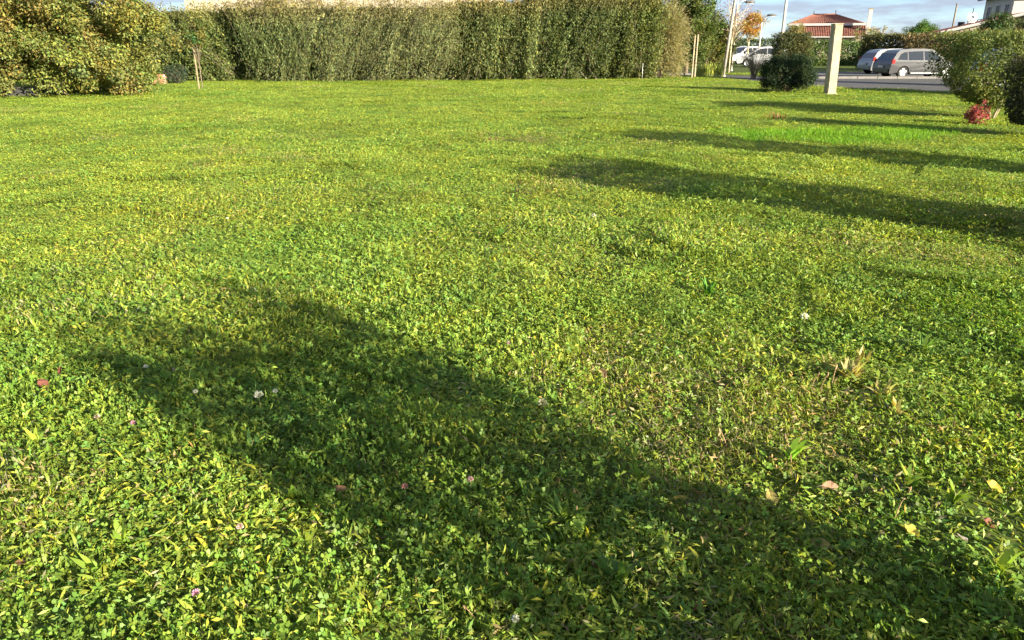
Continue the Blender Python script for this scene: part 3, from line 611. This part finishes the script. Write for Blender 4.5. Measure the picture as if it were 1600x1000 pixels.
pole('leaning_pole', 'tall grey pole leaning beside the bare young tree', 1130, 116, 42, 6.5, .085, lean=.42, mat=plain('weathered_pole', (.36, .33, .28), .9, noise=.2))
pole('lamp_post', 'pale lamp post left of the autumn tree, reaching past the frame top', 1143, 104, 52, top_of(1151, 1, 52)+.25, .06, (.62, -.30))
pole('lamp_post', 'short far lamp post in front of the orange autumn tree', 1184, 95, 62, top_of(1189, 35, 62), .055, (.55, .55))
pole('lamp_post', 'cream lamp post rising behind the square clipped shrub', 1218, 90, 43, 7.0, .085, (1.0, .5))
pole('utility_pole', 'thin dark utility pole behind the roof with the satellite dish', 1485, 60, 75, top_of(1489, 6, 75), .10, None, mat=M_bark)

# ------------------------------------------------------------------ houses
M_cream = plain('cream_render', (.40, .345, .26), .9, noise=.06, scale=1.5, bump=.1)
M_white = plain('white_paint', (.55, .53, .50), .6, noise=.05)
M_tile = plain('roof_tile', (.19, .075, .050), .85, noise=.3, scale=2.2, bump=.3)
M_fascia = plain('grey_fascia', (.20, .21, .24), .7)
def tiled_plane(name, quad, mat, parent, ribs, amp=.05):
    """roof slope with rolls of tile running down it: quad = eave-left, eave-right, top-right, top-left"""
    a, b, c, d = [Vector(p) for p in quad]; bm = bmesh.new(); n = ribs*2; up = (b-a).cross(d-a).normalized(); rows = 7; G = []
    for j in range(rows):
        f = j/(rows-1)
        for lift in ((0, .018) if 0 < j < rows-1 else (0,)):
            G.append([bm.verts.new((a.lerp(d, f)).lerp(b.lerp(c, f), i/n) + up*((amp if i % 2 else 0)+lift)) for i in range(n+1)])
    for j in range(len(G)-1):
        for i in range(n): bm.faces.new((G[j][i], G[j][i+1], G[j+1][i+1], G[j+1][i]))
    o = obj(name, bm, mat, parent); return o
def window(parent, c, w, h, ax='x', shutter=False):
    """frame, panes and sill on a wall that faces -Y (ax x) or -X (ax y)"""
    s = (lambda a, b, z: (a, b, z)) if ax == 'x' else (lambda a, b, z: (b, a, z))
    x, y, z = c
    bm = bmesh.new(); u = Vector((1, 0, 0)) if ax == 'x' else Vector((0, 1, 0)); o = Vector((0, -1, 0)) if ax == 'x' else Vector((-1, 0, 0)); C = Vector(c)
    for sx in (-1, 0, 1): add_box(bm, C+u*sx*(w/2)+o*.03, s(.07, .09, h+.07))
    for sz in (-1, 1): add_box(bm, C+Vector((0, 0, sz*h/2))+o*.03, s(w-.075, .085, .07))
    f = obj('window', bm, M_white, parent)
    for sx in (-1, 1): box('pane', C+u*sx*w/4+o*.012, s(w/2-.075, .02, h-.08), M_glass, f)
    box('sill', C+Vector((0, 0, -h/2-.085))+o*.07, s(w+.2, .2, .08), M_white, f)

def red_house():
    Y = 95; l = at(1234, 37, Y); r = at(1351, 37, Y); zl = l.z; xc = (l.x+r.x)/2; w = r.x-l.x
    t = thing('house', 'low house with red tiled hip roof and white chimney behind the hedge', 'house', (xc, Y, 0), R(-20)); D = 8.0; hw = w/2
    fx0 = at(1258, 45, Y).x-xc; fx1 = at(1350, 45, Y).x-xc; ez = at(1300, 57, Y).z
    bm = bmesh.new(); add_box(bm, (0, 3.4+D/2, zl/2-.05), (w-1.2, D, zl-.1)); add_box(bm, ((fx0+fx1)/2, 2.2, ez/2), (fx1-fx0-.7, 3.0, ez-.02)); obj('wall', bm, M_cream, t)
    ridge = at(1290, 23, Y+4+3).z; rx0 = at(1274, 24, Y).x-xc; rx1 = at(1308, 24, Y).x-xc; y0 = 2.9; y1 = 3.9+D; ym = (y0+y1)/2
    A, B, C, Dd = Vector((-hw, y0, zl)), Vector((hw, y0, zl)), Vector((hw, y1, zl)), Vector((-hw, y1, zl)); E, F = Vector((rx0, ym, ridge)), Vector((rx1, ym, ridge))
    ro = tiled_plane('roof', [A, B, F, E], M_tile, t, 34); tiled_plane('roof_slope', [B, C, F, F], M_tile, ro, 20); tiled_plane('roof_slope', [Dd, A, E, E], M_tile, ro, 20); tiled_plane('roof_slope', [C, Dd, E, F], M_tile, ro, 30)
    bm = bmesh.new(); add_tube(bm, [E, F], .13, 8)
    for P, Q in ((A, E), (B, F), (C, F), (Dd, E)): add_tube(bm, [P, Q], .10, 8)
    obj('ridge_tiles', bm, M_tile, ro, smooth=True)
    for P in (E, F): tube('finial', [P, P+Vector((0, 0, .5))], .05, M_dark, ro)
    box('gutter', (0, y0-.07, zl-.02), (w, .14, .26), M_white, t)
    lo = tiled_plane('porch_roof', [(fx0, .3, ez), (fx1, .3, ez), (fx1, 3.3, zl-.15), (fx0, 3.3, zl-.15)], M_tile, t, 36, .07)
    box('porch_gutter', ((fx0+fx1)/2, .24, ez-.05), (fx1-fx0, .12, .12), M_white, lo)
    q = at(1343, 40, Y+1.8); zt = at(1343, 15, Y+1.8).z
    ch = box('chimney', (q.x-xc, 1.8, (zt+2.2)/2), (.42, .42, zt-2.2), M_white, t); box('chimney_cap', (q.x-xc, 1.8, zt+.05), (.52, .52, .09), M_concrete, ch)
    for k in range(3): window(t, (fx0+1.4+k*2.3, .7, 1.45), 1.1, 1.15)
    bm = bmesh.new(); add_box(bm, (fx0-.55, 1.3, zl/2), (.25, .25, zl-.1)); obj('porch_column', bm, M_cream, t)
red_house()

def dish_house():
    Y = 60; t0 = at(1466, 50, Y); t1 = at(1540, 28, Y+4); t = thing('house', 'low house with red roof edge and white satellite dish on top', 'house', (t0.x, Y, 0), R(-20)); w = (t1.x-t0.x)*.92; dz = t1.z-t0.z+.15
    z0 = t0.z; bm = bmesh.new()
    for y in (0.0, 4.2): poly(bm, [(.4, y+.35, 0), (2*w-.4, y+.35, 0), (2*w-.4, y+.35, z0+.05), (w, y+.35, z0+dz-.05), (.4, y+.35, z0+.05)])
    poly(bm, [(.4, .35, 0), (.4, 4.55, 0), (.4, 4.55, z0+.05), (.4, .35, z0+.05)]); poly(bm, [(2*w-.4, .35, 0), (2*w-.4, 4.55, 0), (2*w-.4, 4.55, z0), (2*w-.4, .35, z0)]); obj('wall', bm, M_cream, t)
    ro = tiled_plane('roof', [(0, 5.0, z0), (0, 0, z0), (w, 0, z0+dz), (w, 5.0, z0+dz)], M_tile, t, 26); tiled_plane('roof_slope', [(2*w, 0, z0), (2*w, 5.0, z0), (w, 5.0, z0+dz), (w, 0, z0+dz)], M_tile, ro, 26)
    bm = bmesh.new(); 
    for (xa, za, xb, zb_) in ((0, z0, w, z0+dz), (w, z0+dz, 2*w, z0)): add_tube(bm, [(xa, -.03, za-.08), (xb, -.03, zb_-.08)], .11, 6)
    obj('bargeboard', bm, M_white, ro)
    q = at(1520, 27, Y+.6); d = thing('satellite_dish', 'white satellite dish on the low red roof', 'satellite dish', (q.x, Y+.6, 0))
    bm = bmesh.new(); bmesh.ops.create_cone(bm, cap_ends=False, segments=20, radius1=.40, radius2=.12, depth=.12, matrix=Matrix.Translation((0, 0, q.z)) @ Matrix.Rotation(R(75), 4, 'X') )
    bmesh.ops.create_circle(bm, cap_ends=True, segments=20, radius=.12, matrix=Matrix.Translation((0, .058, q.z)) @ Matrix.Rotation(R(75), 4, 'X')); obj('bowl', bm, M_white, d, smooth=True)
    tube('mast', [(0, .1, q.z-.9), (0, .1, q.z+.65)], .03, M_dark, d); tube('feed_arm', [(0, 0, q.z-.3), (0, -.45, q.z-.05)], .02, M_metal, d)
    box('chimney', (q.x-t0.x-.95, 2.2, z0+dz*.35), (.4, .45, .6), M_dark, t)
    window(t, (1.6, .34, 1.3), 1.2, 1.1); window(t, (4.0, .34, 1.3), 1.2, 1.1)
dish_house()

def two_storey():
    Y = 62; l = at(1542, 8, Y+7); c = at(1581, 20, Y); zt = at(1545, 5, Y+6).z; x0 = c.x
    t = thing('house', 'two storey cream house with balcony at the upper right corner', 'house', (x0, Y, 0), R(-17)); w, D = 10, 8.0; zt = at(1580, -12, Y).z
    bm = bmesh.new(); add_box(bm, (w/2, D/2, zt/2), (w, D, zt)); obj('wall', bm, plain('pale_render', (.55, .51, .44), .9, noise=.06, scale=1.5, bump=.1), t)
    rl = [(-.5, -.5, zt), (w+.5, -.5, zt), (w+.5, D+.5, zt), (-.5, D+.5, zt)]
    E, F_ = (3.5, D/2, zt+1.5), (w-3.5, D/2, zt+1.5)
    ro = tiled_plane('roof', [rl[0], rl[1], F_, E], M_tile, t, 30); tiled_plane('roof_slope', [rl[3], rl[0], E, E], M_tile, ro, 24); tiled_plane('roof_slope', [rl[1], rl[2], F_, F_], M_tile, ro, 24); tiled_plane('roof_slope', [rl[2], rl[3], E, F_], M_tile, ro, 30)
    box('eave_fascia', (-.5, D/2, zt-.08), (.1, D+1.0, .26), M_fascia, ro); box('eave_fascia', (w/2, -.5, zt-.08), (w+.9, .1, .26), M_fascia, ro)
    bm = bmesh.new(); add_box(bm, (w/2, D/2, zt-.05), (w+.9, D+.9, .05)); obj('soffit', bm, M_fascia, ro)
    for k in range(3): window(t, (-.004, 1.3+k*2.5, zt-1.5), .95, 1.5, 'y')
    for k in range(3): window(t, (1.9+k*3, -.004, zt-1.5), 1.2, 1.4); window(t, (1.9+k*3, -.004, 1.3), 1.2, 1.2)
    zb = zt-2.75
    ba = box('balcony', (-.75, 3.0, zb), (1.5, 7.4, .18), M_cream, t); bm = bmesh.new()
    for z in (.35, .62, .9): add_tube(bm, [(-1.42, -.6, zb+z), (-1.42, 6.6, zb+z)], .025, 6); add_tube(bm, [(-1.42, -.6, zb+z), (0, -.6, zb+z)], .025, 6)
    for k in range(8): add_tube(bm, [(-1.42, -.6+k*1.028, zb+.08), (-1.42, -.6+k*1.028, zb+.95)], .025, 6)
    obj('railing', bm, M_dark, ba)
two_storey()

def back_building():
    Y = 50; x0 = at(288, 5, Y).x; x1 = at(790, 5, Y).x; t = thing('building', 'long pale cream building showing above the tall hedge', 'building', (x0, Y, 0)); w = x1-x0; h = 5.2
    box('wall', (w/2, 4, h/2), (w, 8, h), M_cream, t); box('parapet', (w/2, 4, h+.09), (w+.3, 8.3, .18), M_white, t)
    for k in range(6): window(t, (1.8+k*w/6, -.004, 1.6), 1.4, 1.2)
back_building()

# ------------------------------------------------------------------ cars
M_tyre = plain('tyre', (.02, .02, .02), .85); M_rim = plain('rim_alloy', (.62, .62, .62), .35, .7, noise=.05)
M_red = plain('tail_lens', (.35, .02, .02), .15, spec=.7); M_lamp = plain('lamp_glass', (.7, .7, .72), .12, spec=.7)
def car(label, loc, rz, paint, top, L_=4.4, wd=1.78, belt=.92, wr=.325, axles=(.86, 3.5), glass=(), tail=True, rails=False, group='cars parked beyond the lawn'):
    """top: side silhouette from rear to front above the sill; nose points to +x"""
    t = thing('parked_car', label, 'car', loc, rz, group); hw = wd/2; sill = .24; ox = -L_/2
    yv = lambda z: hw - max(0, z-belt)*.36 - max(0, .5-z)*.10
    arch = []
    ra = wr+.05
    low = [(0.02, .36), (0.06, sill)]
    for a in axles:
        for k in range(11):
            an = math.pi - math.pi*k/10; z = wr+ra*math.sin(an)
            low.append((a+ra*math.cos(an), max(z, sill)))
    low += [(L_-.08, sill), (L_-.01, .38)]
    lowtop = [p for p in top if p[1] <= belt+1e-6]; up = [p for p in top if p[1] >= belt-1e-6]
    front = [p for p in top if p[0] > L_/2 and p[1] <= belt+1e-6]; rear = [p for p in top if p[0] < L_/2 and p[1] <= belt+1e-6]
    lower = low + front[::-1] + rear[::-1]     # closed loop of the lower side
    bm = bmesh.new()
    def loop(pts, s): return [bm.verts.new((x+ox, s*yv(z), z)) for x, z in pts]
    for s in (-1, 1):
        f = bm.faces.new(loop(lower, s)); u = bm.faces.new(loop(up, s))
    def strip(pts, close):
        a = loop(pts, -1); b = loop(pts, 1); n = len(pts)
        for i in range(n if close else n-1): bm.faces.new((a[i], a[(i+1) % n], b[(i+1) % n], b[i]))
    strip(rear+[p for p in up if p not in rear and p not in front]+front, False)
    strip([rear[0]]+low[:2], False)
    strip(low+[front[-1]], False)
    bmesh.ops.remove_doubles(bm, verts=bm.verts, dist=.002)
    bd_ = obj('body', bm, paint, t, bevel=.022)
    for p in bd_.data.polygons: p.use_smooth = False
    for s in (-1, 1):
        for g_ in glass:
            bm = bmesh.new(); a = [bm.verts.new((x+ox, s*(yv(z)+.006), z)) for x, z in g_]; bm.faces.new(a)
            obj('side_window', bm, M_glass, t)
        for dx in (1.75, 2.75):
            box('door_handle', (dx+ox, s*(yv(belt-.12)+.012), belt-.12), (.20, .03, .03), paint, t, bevel=.006)
        box('mirror', (L_*.665+ox, s*(hw+.09), belt+.06), (.12, .2, .14), paint, t, bevel=.03)
        box('sill_trim', (L_/2+ox, s*(yv(.3)+.006), .27), (axles[1]-axles[0]-.85, .03, .07), plain('sill_grey', (.35, .35, .36), .4) if 'sill_grey' not in bpy.data.materials else bpy.data.materials['sill_grey'], t)
        for i, a in enumerate(axles):
            w_ = bpy.data.objects.new('wheel', None); COL.objects.link(w_); w_.parent = t; w_.location = (a+ox, s*(hw-.13), wr)
            bm = bmesh.new(); prof = [(-.10, .62), (-.10, .95), (-.07, 1), (.07, 1), (.10, .95), (.10, .62)]; N = 24
            rg = [[bm.verts.new((wr*q*math.cos(6.2832*k/N), y_, wr*q*math.sin(6.2832*k/N))) for k in range(N)] for y_, q in prof]
            for j in range(len(rg)-1):
                for k in range(N): bm.faces.new((rg[j][k], rg[j][(k+1) % N], rg[j+1][(k+1) % N], rg[j+1][k]))
            obj('tyre', bm, M_tyre, w_)
            bm = bmesh.new(); y0 = s*.085
            for k in range(N):
                c, d = 6.2832*k/N, 6.2832*(k+1)/N; R0, R1 = wr*.56, wr*.66
                bm.faces.new([bm.verts.new((r_*math.cos(q), y_, r_*math.sin(q))) for r_, q, y_ in ((R0, c, y0), (R1, c, s*.104), (R1, d, s*.104), (R0, d, y0))])
            for k in range(5):
                c = 6.2832*k/5+.3; u_ = Vector((math.cos(c), 0, math.sin(c))); v_ = Vector((-math.sin(c), 0, math.cos(c)))
                bm.faces.new([bm.verts.new(Vector((0, s*.095, 0))+u_*a_+v_*b_) for a_, b_ in ((.02, -.035), (wr*.6, -.06), (wr*.6, .06), (.02, .035))])
            bmesh.ops.create_cone(bm, cap_ends=True, segments=12, radius1=.06, radius2=.05, depth=.03, matrix=Matrix.Translation((0, s*.095, 0)) @ Matrix.Rotation(R(90), 4, 'X'))
            obj('rim', bm, M_rim, w_)
            bm = bmesh.new(); bmesh.ops.create_circle(bm, cap_ends=True, segments=20, radius=wr*.63, matrix=Matrix.Translation((0, s*.03, 0)) @ Matrix.Rotation(R(90), 4, 'X')); obj('brake_disc', bm, M_dark, w_)
        xr = rear[-1][0]
        box('tail_light', (xr+.07+ox, s*(yv(.9)-.03), belt-.02), (.20, .1, .24), M_red, t, bevel=.02)
        box('headlight', (L_-.28+ox, s*(hw-.13), .64), (.42, .26, .15), M_lamp, t, bevel=.03)
        if rails:
            tube('roof_rail', [(L_*.22+ox, s*.52, top_z(top, L_*.22)+.03), (L_*.4+ox, s*.54, top_z(top, L_*.4)+.07), (L_*.58+ox, s*.52, top_z(top, L_*.58)+.03)], .02, M_metal, t, 6)
    # rear window and windscreen on the sloping strips
    def screen(name, i):
        (xa, za), (xb, zb_) = up[i], up[i+1]; d = Vector((xb-xa, 0, zb_-za)); nn = Vector((-d.z, 0, d.x)).normalized()
        if nn.z < 0: nn = -nn
        A = [(xa+d.x*.1, za+d.z*.1), (xa+d.x*.9, za+d.z*.9)]; bm = bmesh.new(); q = []
        for (x, z), sg in ((A[0], -1), (A[0], 1), (A[1], 1), (A[1], -1)): q.append(bm.verts.new(Vector((x+ox, sg*(yv(z)-.08), z))+nn*.006))
        bm.faces.new(q); obj(name, bm, M_glass, t)
    screen('rear_window', 0); screen('windscreen', len(up)-2)
    box('rear_bumper', (.03+ox, 0, .42), (.14, wd*.9, .2), paint, t, bevel=.04); box('number_plate', (-.045+ox, 0, .62), (.02, .5, .11), M_white, t)
    bm = bmesh.new(); add_box(bm, (0, 0, .36), (L_*.94, wd*.72, .22)); obj('underbody', bm, M_dark, t)
    return t
def top_z(top, x):
    for (a, za), (b, zb_) in zip(top, top[1:]):
        if a <= x <= b: return za+(zb_-za)*(x-a)/max(b-a, 1e-6)
    return top[-1][1]
MPV = [(.0, .45), (.03, .75), (.10, .92), (.42, 1.36), (.62, 1.50), (1.2, 1.565), (2.0, 1.575), (2.6, 1.52), (3.45, .92), (4.1, .80), (4.33, .66), (4.4, .42)]
MPVG = [[(.42, 1.0), (.62, 1.30), (.84, 1.40), (1.02, 1.42), (1.02, .97)], [(1.08, .97), (1.08, 1.43), (1.98, 1.46), (1.98, .97)], [(2.05, .97), (2.05, 1.46), (2.55, 1.43), (3.2, .99), (3.1, .97)]]
HATCH = [(.0, .45), (.04, .78), (.10, .92), (.38, 1.30), (.58, 1.43), (1.2, 1.50), (1.9, 1.50), (2.4, 1.43), (3.15, .92), (3.75, .80), (3.95, .66), (4.0, .42)]
HATG = [[(.5, 1.0), (.62, 1.25), (.85, 1.34), (.95, 1.35), (.95, .97)], [(1.0, .97), (1.0, 1.36), (1.75, 1.39), (1.75, .97)], [(1.82, .97), (1.82, 1.39), (2.3, 1.34), (2.9, .99), (2.8, .97)]]
def paintm(n, c, metal=.35): return plain(n, c, .32, metal, noise=.03, coat=.6)
def car_at(px, Y): return at(px, 118, Y).x
car('silver grey people carrier nearest the road with its tail to the left', (car_at(1364, 40.2)+2.6, 41.0, .012), R(6), paintm('silver_grey', (.050, .052, .057)), MPV, glass=MPVG).scale = (.9, .9, .9)
car('pale silver hatchback half hidden behind the silver grey people carrier', (car_at(1340, 45.5)+2.4, 46.2, .012), R(4), paintm('pale_silver', (.17, .18, .195)), HATCH, L_=4.0, wd=1.72, axles=(.72, 3.2), wr=.31, glass=HATG).scale = (.93, .93, .93)
car('white car left of the two white ones behind the twiggy shrub', (car_at(1166, 70), 71, .012), R(200), paintm('white_car', (.45, .45, .45), 0), HATCH, L_=4.0, wd=1.72, axles=(.72, 3.2), wr=.31, glass=HATG)
car('white car with its bonnet beside the dark round bush', (car_at(1196, 60), 61, .012), R(165), paintm('white_car_b', (.42, .43, .45), 0), HATCH, L_=4.0, wd=1.72, axles=(.72, 3.2), wr=.31, glass=HATG)
car('dark grey car glimpsed between the clipped shrubs at the right edge', (at(1600, 110, 26).x+.6, 25.8, .012), R(-20), paintm('dark_grey', (.14, .145, .16)), MPV, glass=MPVG)

# ------------------------------------------------------------------ small things in the turf
def gpt(px, py, z=0):
    q = gnd(px, py); h = float(hgt(q.x, q.y)); d = ray(px, py); q = Vector((0, 0, H_CAM))+d*(-(H_CAM-h-z)/d.z); return q
M_pet = leafmat('petal', .3, .6, .2)
def fallen(px, py, ln, col, label, tilt=.4, z=.045):
    g = np.random.default_rng(int(px*7+py)); q = gpt(px, py, z); t = thing('fallen_leaf', label, 'leaf', (q.x, q.y, q.z), g.random()*6.28, 'fallen leaves in the turf'); t.rotation_euler.x = g.normal(0, tilt); t.rotation_euler.y = g.normal(0, tilt)
    bm = bmesh.new(); n = 7; lay = bm.verts.layers.float_color.new('tone'); rows = []
    for i in range(n):
        f = i/(n-1); w = ln*.36*math.sin(math.pi*min(1, f*.94+.06))**.8*(1-.3*f)+.001; x = ln*(f-.5); zc = .18*ln*(f-.5)**2*2
        row = [bm.verts.new((x, s*w, zc+abs(s)*w*.35+g.normal(0, .002))) for s in (-1, 0, 1)]
        for v in row: v[lay] = (*np.clip(np.array(col)*g.uniform(.75, 1.25), 0, 1), 1)
        rows.append(row)
    for a, b in zip(rows, rows[1:]):
        for k in (0, 1): bm.faces.new((a[k], a[k+1], b[k+1], b[k]))
    me = bpy.data.meshes.new('blade'); bm.to_mesh(me); bm.free(); bl = link('blade', me, M_pet, t)
    tube('stalk', [(-ln*.5, 0, .04*ln), (-ln*.75, .01, .02*ln)], .0012, M_bark, t, 4)
BRN, RED, YEL_, PNK, OLV = (.24, .14, .07), (.22, .085, .06), (.55, .46, .08), (.40, .24, .16), (.30, .25, .08)
for a in [(68, 602, .07, RED, 'rust red fallen leaf near the left edge beside the shadow tip'), (95, 580, .05, RED, 'small reddish leaf just above the rust red one near the shadow tip'), (5, 558, .06, PNK, 'pinkish fallen leaf at the very left edge'),
          (530, 765, .055, BRN, 'brown fallen leaf inside the shadow left of the pink flower'), (40, 880, .06, BRN, 'dark brown fallen leaf in the lower left corner area'), (945, 585, .05, PNK, 'salmon pink fallen leaf in the sun at the lawn centre'),
          (928, 885, .05, (.30, .05, .07), 'dark red fallen leaf low in the middle of the shadow'), (1092, 948, .065, (.32, .13, .06), 'reddish brown curled leaf near the bottom of the shadow'), (1060, 780, .075, OLV, 'olive dead leaf lying in the shadow right of centre'),
          (1087, 768, .06, BRN, 'grey brown leaf touching the olive dead leaf'), (1298, 762, .075, PNK, 'pale pinkish brown leaf standing in the sun beyond the shadow'), (1205, 777, .07, OLV, 'yellow brown leaf on the shadow edge right of centre'),
          (1280, 850, .065, OLV, 'ochre leaf standing in the shadow at lower right'), (1425, 830, .055, YEL_, 'bright yellow fallen leaf at lower right'), (1553, 762, .065, YEL_, 'lemon yellow fallen leaf near the right edge'),
          (1503, 842, .055, (.28, .25, .2), 'grey brown fallen leaf between the two yellow leaves'), (1595, 655, .055, PNK, 'pinkish leaf at the right edge of the lawn'), (870, 755, .05, BRN, 'small brown leaf in the middle of the shadow'),
          (100, 752, .05, (.5, .25, .1), 'orange brown leaf in the sunlit turf at left'), (1545, 818, .045, RED, 'small red brown leaf below the lemon yellow leaf'), (1020, 912, .06, (.22, .16, .05), 'dull brown leaf upright low in the shadow'), (275, 578, .05, (.28, .2, .15), 'grey brown leaf in the head of the shadow')]:
    fallen(*a)
def flower(px, py, col, label, hh=.07, rad=.011, cat='flower', name='clover_flower', group='clover flowers in the turf'):
    g = np.random.default_rng(int(px+py*3)); q = gpt(px, py, hh); t = thing(name, label, cat, (q.x, q.y, q.z-hh), 0, group); lm = LM(); n = 90
    o = rvec(n, g); o[:, 2] = np.abs(o[:, 2])*1.1-.25; leaves(lm, o*rad*.35+np.array([[0, 0, hh]]), o, rvec(n, g), rad*.9, rad*.38, shade(col, n, .15, .05, g)); link('flower_head', lm.mesh('flower_head'), M_pet, t)
    tube('stem', [(g.normal(0, .01), g.normal(0, .01), -.01), (.002, 0, hh*.5), (0, 0, hh)], .0014, M_stem, t, 5)
M_stem = plain('flower_stem', (.22, .22, .07), .8)
for a in [(208, 661, (.62, .32, .42), 'pink clover flower left of the shadow below its tip'), (305, 926, (.66, .36, .55), 'mauve pink clover flower near the lower left'), (375, 823, (.70, .50, .48), 'pale pink clover flower left of the shadow edge'), (632, 760, (.55, .28, .26), 'dusky pink clover flower inside the shadow'),
          (735, 749, (.70, .45, .45), 'pale pink clover flower in the middle of the shadow'), (795, 536, (.62, .45, .45), 'tiny pink clover flower in the sun above the shadow'), (228, 573, (.80, .78, .70), 'small white clover flower in the head of the shadow'), (305, 612, (.72, .72, .6), 'white clover flower right of the shadow head centre'),
          (430, 611, (.78, .78, .66), 'white clover flower just right of the tall white flower'), (805, 967, (.8, .78, .7), 'white clover flower at the bottom of the shadow'), (355, 341, (.78, .78, .7), 'white flower head far off in the sunlit lawn'), (152, 651, (.55, .4, .42), 'faded mauve clover flower at the left of the shadow')]:
    flower(*a)
flower(404, 617, (.80, .77, .66), 'tall white flower on a long bare stalk in the shadow', .20, .017, 'flower', 'tall_flower', None)
flower(848, 630, (.66, .62, .42), 'fluffy pale seed head at the right edge of the shadow', .09, .020, 'flower', 'seed_head', 'seed heads in the turf')
flower(1257, 495, (.70, .70, .58), 'fluffy pale seed head in the sun at right of centre', .09, .022, 'flower', 'seed_head', 'seed heads in the turf')
flower(928, 337, (.70, .70, .6), 'fluffy pale seed head far off near the lower broad shadow', .09, .022, 'flower', 'seed_head', 'seed heads in the turf')
M_straw = plain('dry_stalk', (.36, .24, .12), .9)
def stalk(px, py, h, label, lean=.05):
    g = np.random.default_rng(int(px*3+py)); q = gpt(px, py); t = thing('dry_stalk', label, 'stalk', (q.x, q.y, q.z), g.random()*6.28, 'dry flower stalks in the turf')
    tube('stem', [(0, 0, -.01), (lean*.4, 0, h*.55), (lean, 0, h)], [.0022, .0018, .0012], M_straw, t, 5)
    tube('seed_spike', [(lean*.9, 0, h*.82), (lean, 0, h*.92), (lean*1.05, 0, h*1.02)], [.002, .004, .0015], M_straw, t, 6)
for a in [(1262, 622, .16, 'leftmost dry brown stalk in the dock patch at right'), (1277, 625, .17, 'middle dry brown stalk in the dock patch at right'), (1296, 618, .15, 'rightmost dry brown stalk in the dock patch at right'), (898, 822, .12, 'dry stalk standing in the shadow left of its twin'), (917, 808, .11, 'dry stalk standing in the shadow right of its twin'),
          (1138, 715, .14, 'thin dry stalk at the sunlit edge of the shadow'), (1395, 815, .13, 'pale straw stalk leaning at lower right', ), (752, 985, .09, 'bent straw stalk at the bottom of the picture'), (1238, 735, .14, 'dry stalk beside the bright green weed at right'), (243, 690, .10, 'dry stalk left of the long shadow', )]:
    stalk(*a)
def rosette(px, py, n, ln, w, col, label, spread=.7, name='weed_rosette', group='broad leaved weeds in the turf'):
    g = np.random.default_rng(int(px*5+py)); q = gpt(px, py); t = thing(name, label, 'weed', (q.x, q.y, q.z), 0, group); d = g.random(n)*6.283
    for i in range(n):
        lm = LM(); strap(lm, np.zeros((1, 3)), d[i:i+1], np.array([ln*g.uniform(.65, 1.15)]), np.array([w*g.uniform(.75, 1.2)]), np.array([spread*g.uniform(.35, 1.0)]), shade(col, 1, .15, .08, g), g)
        link('leaf', lm.mesh('leaf'), M_turf, t)
LG, MG, DG, DOCK = (.27, .36, .055), (.20, .30, .05), (.11, .20, .04), (.46, .38, .15)
for a in [(1325, 605, 26, .17, .026, DOCK, 'yellow brown withering dock plant in the sun at right'), (1375, 632, 12, .13, .022, DOCK, 'small withered dock plant just right of the larger one'), (1290, 590, 12, .13, .02, DOCK, 'withered dock plant behind the three dry stalks'), (1345, 575, 10, .12, .02, DOCK, 'withered dock plant farthest back in the dock patch'), (1400, 655, 8, .11, .02, DOCK, 'withered dock leaves at the front right of the dock patch'), (1235, 728, 8, .13, .026, (.25, .42, .05), 'bright light green weed at the right edge of the shadow'), (402, 708, 9, .11, .022, DG, 'weed rosette at the foot of the tall white flower'),
          (885, 828, 12, .15, .022, MG, 'leafy weed rosette around the twin dry stalks in shadow'), (960, 925, 13, .16, .020, DG, 'large dark weed rosette at the bottom of the shadow'), (1000, 760, 6, .13, .018, MG, 'narrow upright weed with brown tips in the shadow'), (190, 855, 9, .10, .022, LG, 'yellow green plantain rosette in sun at lower left'),
          (150, 905, 8, .10, .02, LG, 'plantain rosette below the larger one at lower left'), (455, 790, 7, .11, .02, LG, 'yellow green plantain at the left edge of the shadow'), (480, 860, 8, .10, .02, LG, 'bright plantain below the shadow edge at left'), (1105, 470, 16, .17, .03, (.12, .26, .04), 'lush green dandelion clump far right of centre'),
          (780, 382, 14, .17, .03, (.12, .24, .04), 'dark green dandelion clump in the mid lawn'), (1440, 560, 10, .13, .024, MG, 'broad leaved weed in the sun near the right edge'), (1420, 765, 8, .11, .02, LG, 'light green weed between the two yellow fallen leaves'), (1490, 790, 8, .11, .02, LG, 'light green weed under the lemon yellow leaf'),
          (300, 560, 6, .10, .02, MG, 'small weed rosette in the head of the shadow'), (640, 470, 8, .12, .022, LG, 'yellow green weed in the sun above the shadow'), (1165, 620, 9, .12, .022, LG, 'light green weed between the shadow and the dock plant'), (1560, 900, 9, .11, .02, LG, 'yellow green weed in the lower right corner'), (60, 700, 8, .10, .02, LG, 'yellow green weed near the left edge')]:
    rosette(*a)
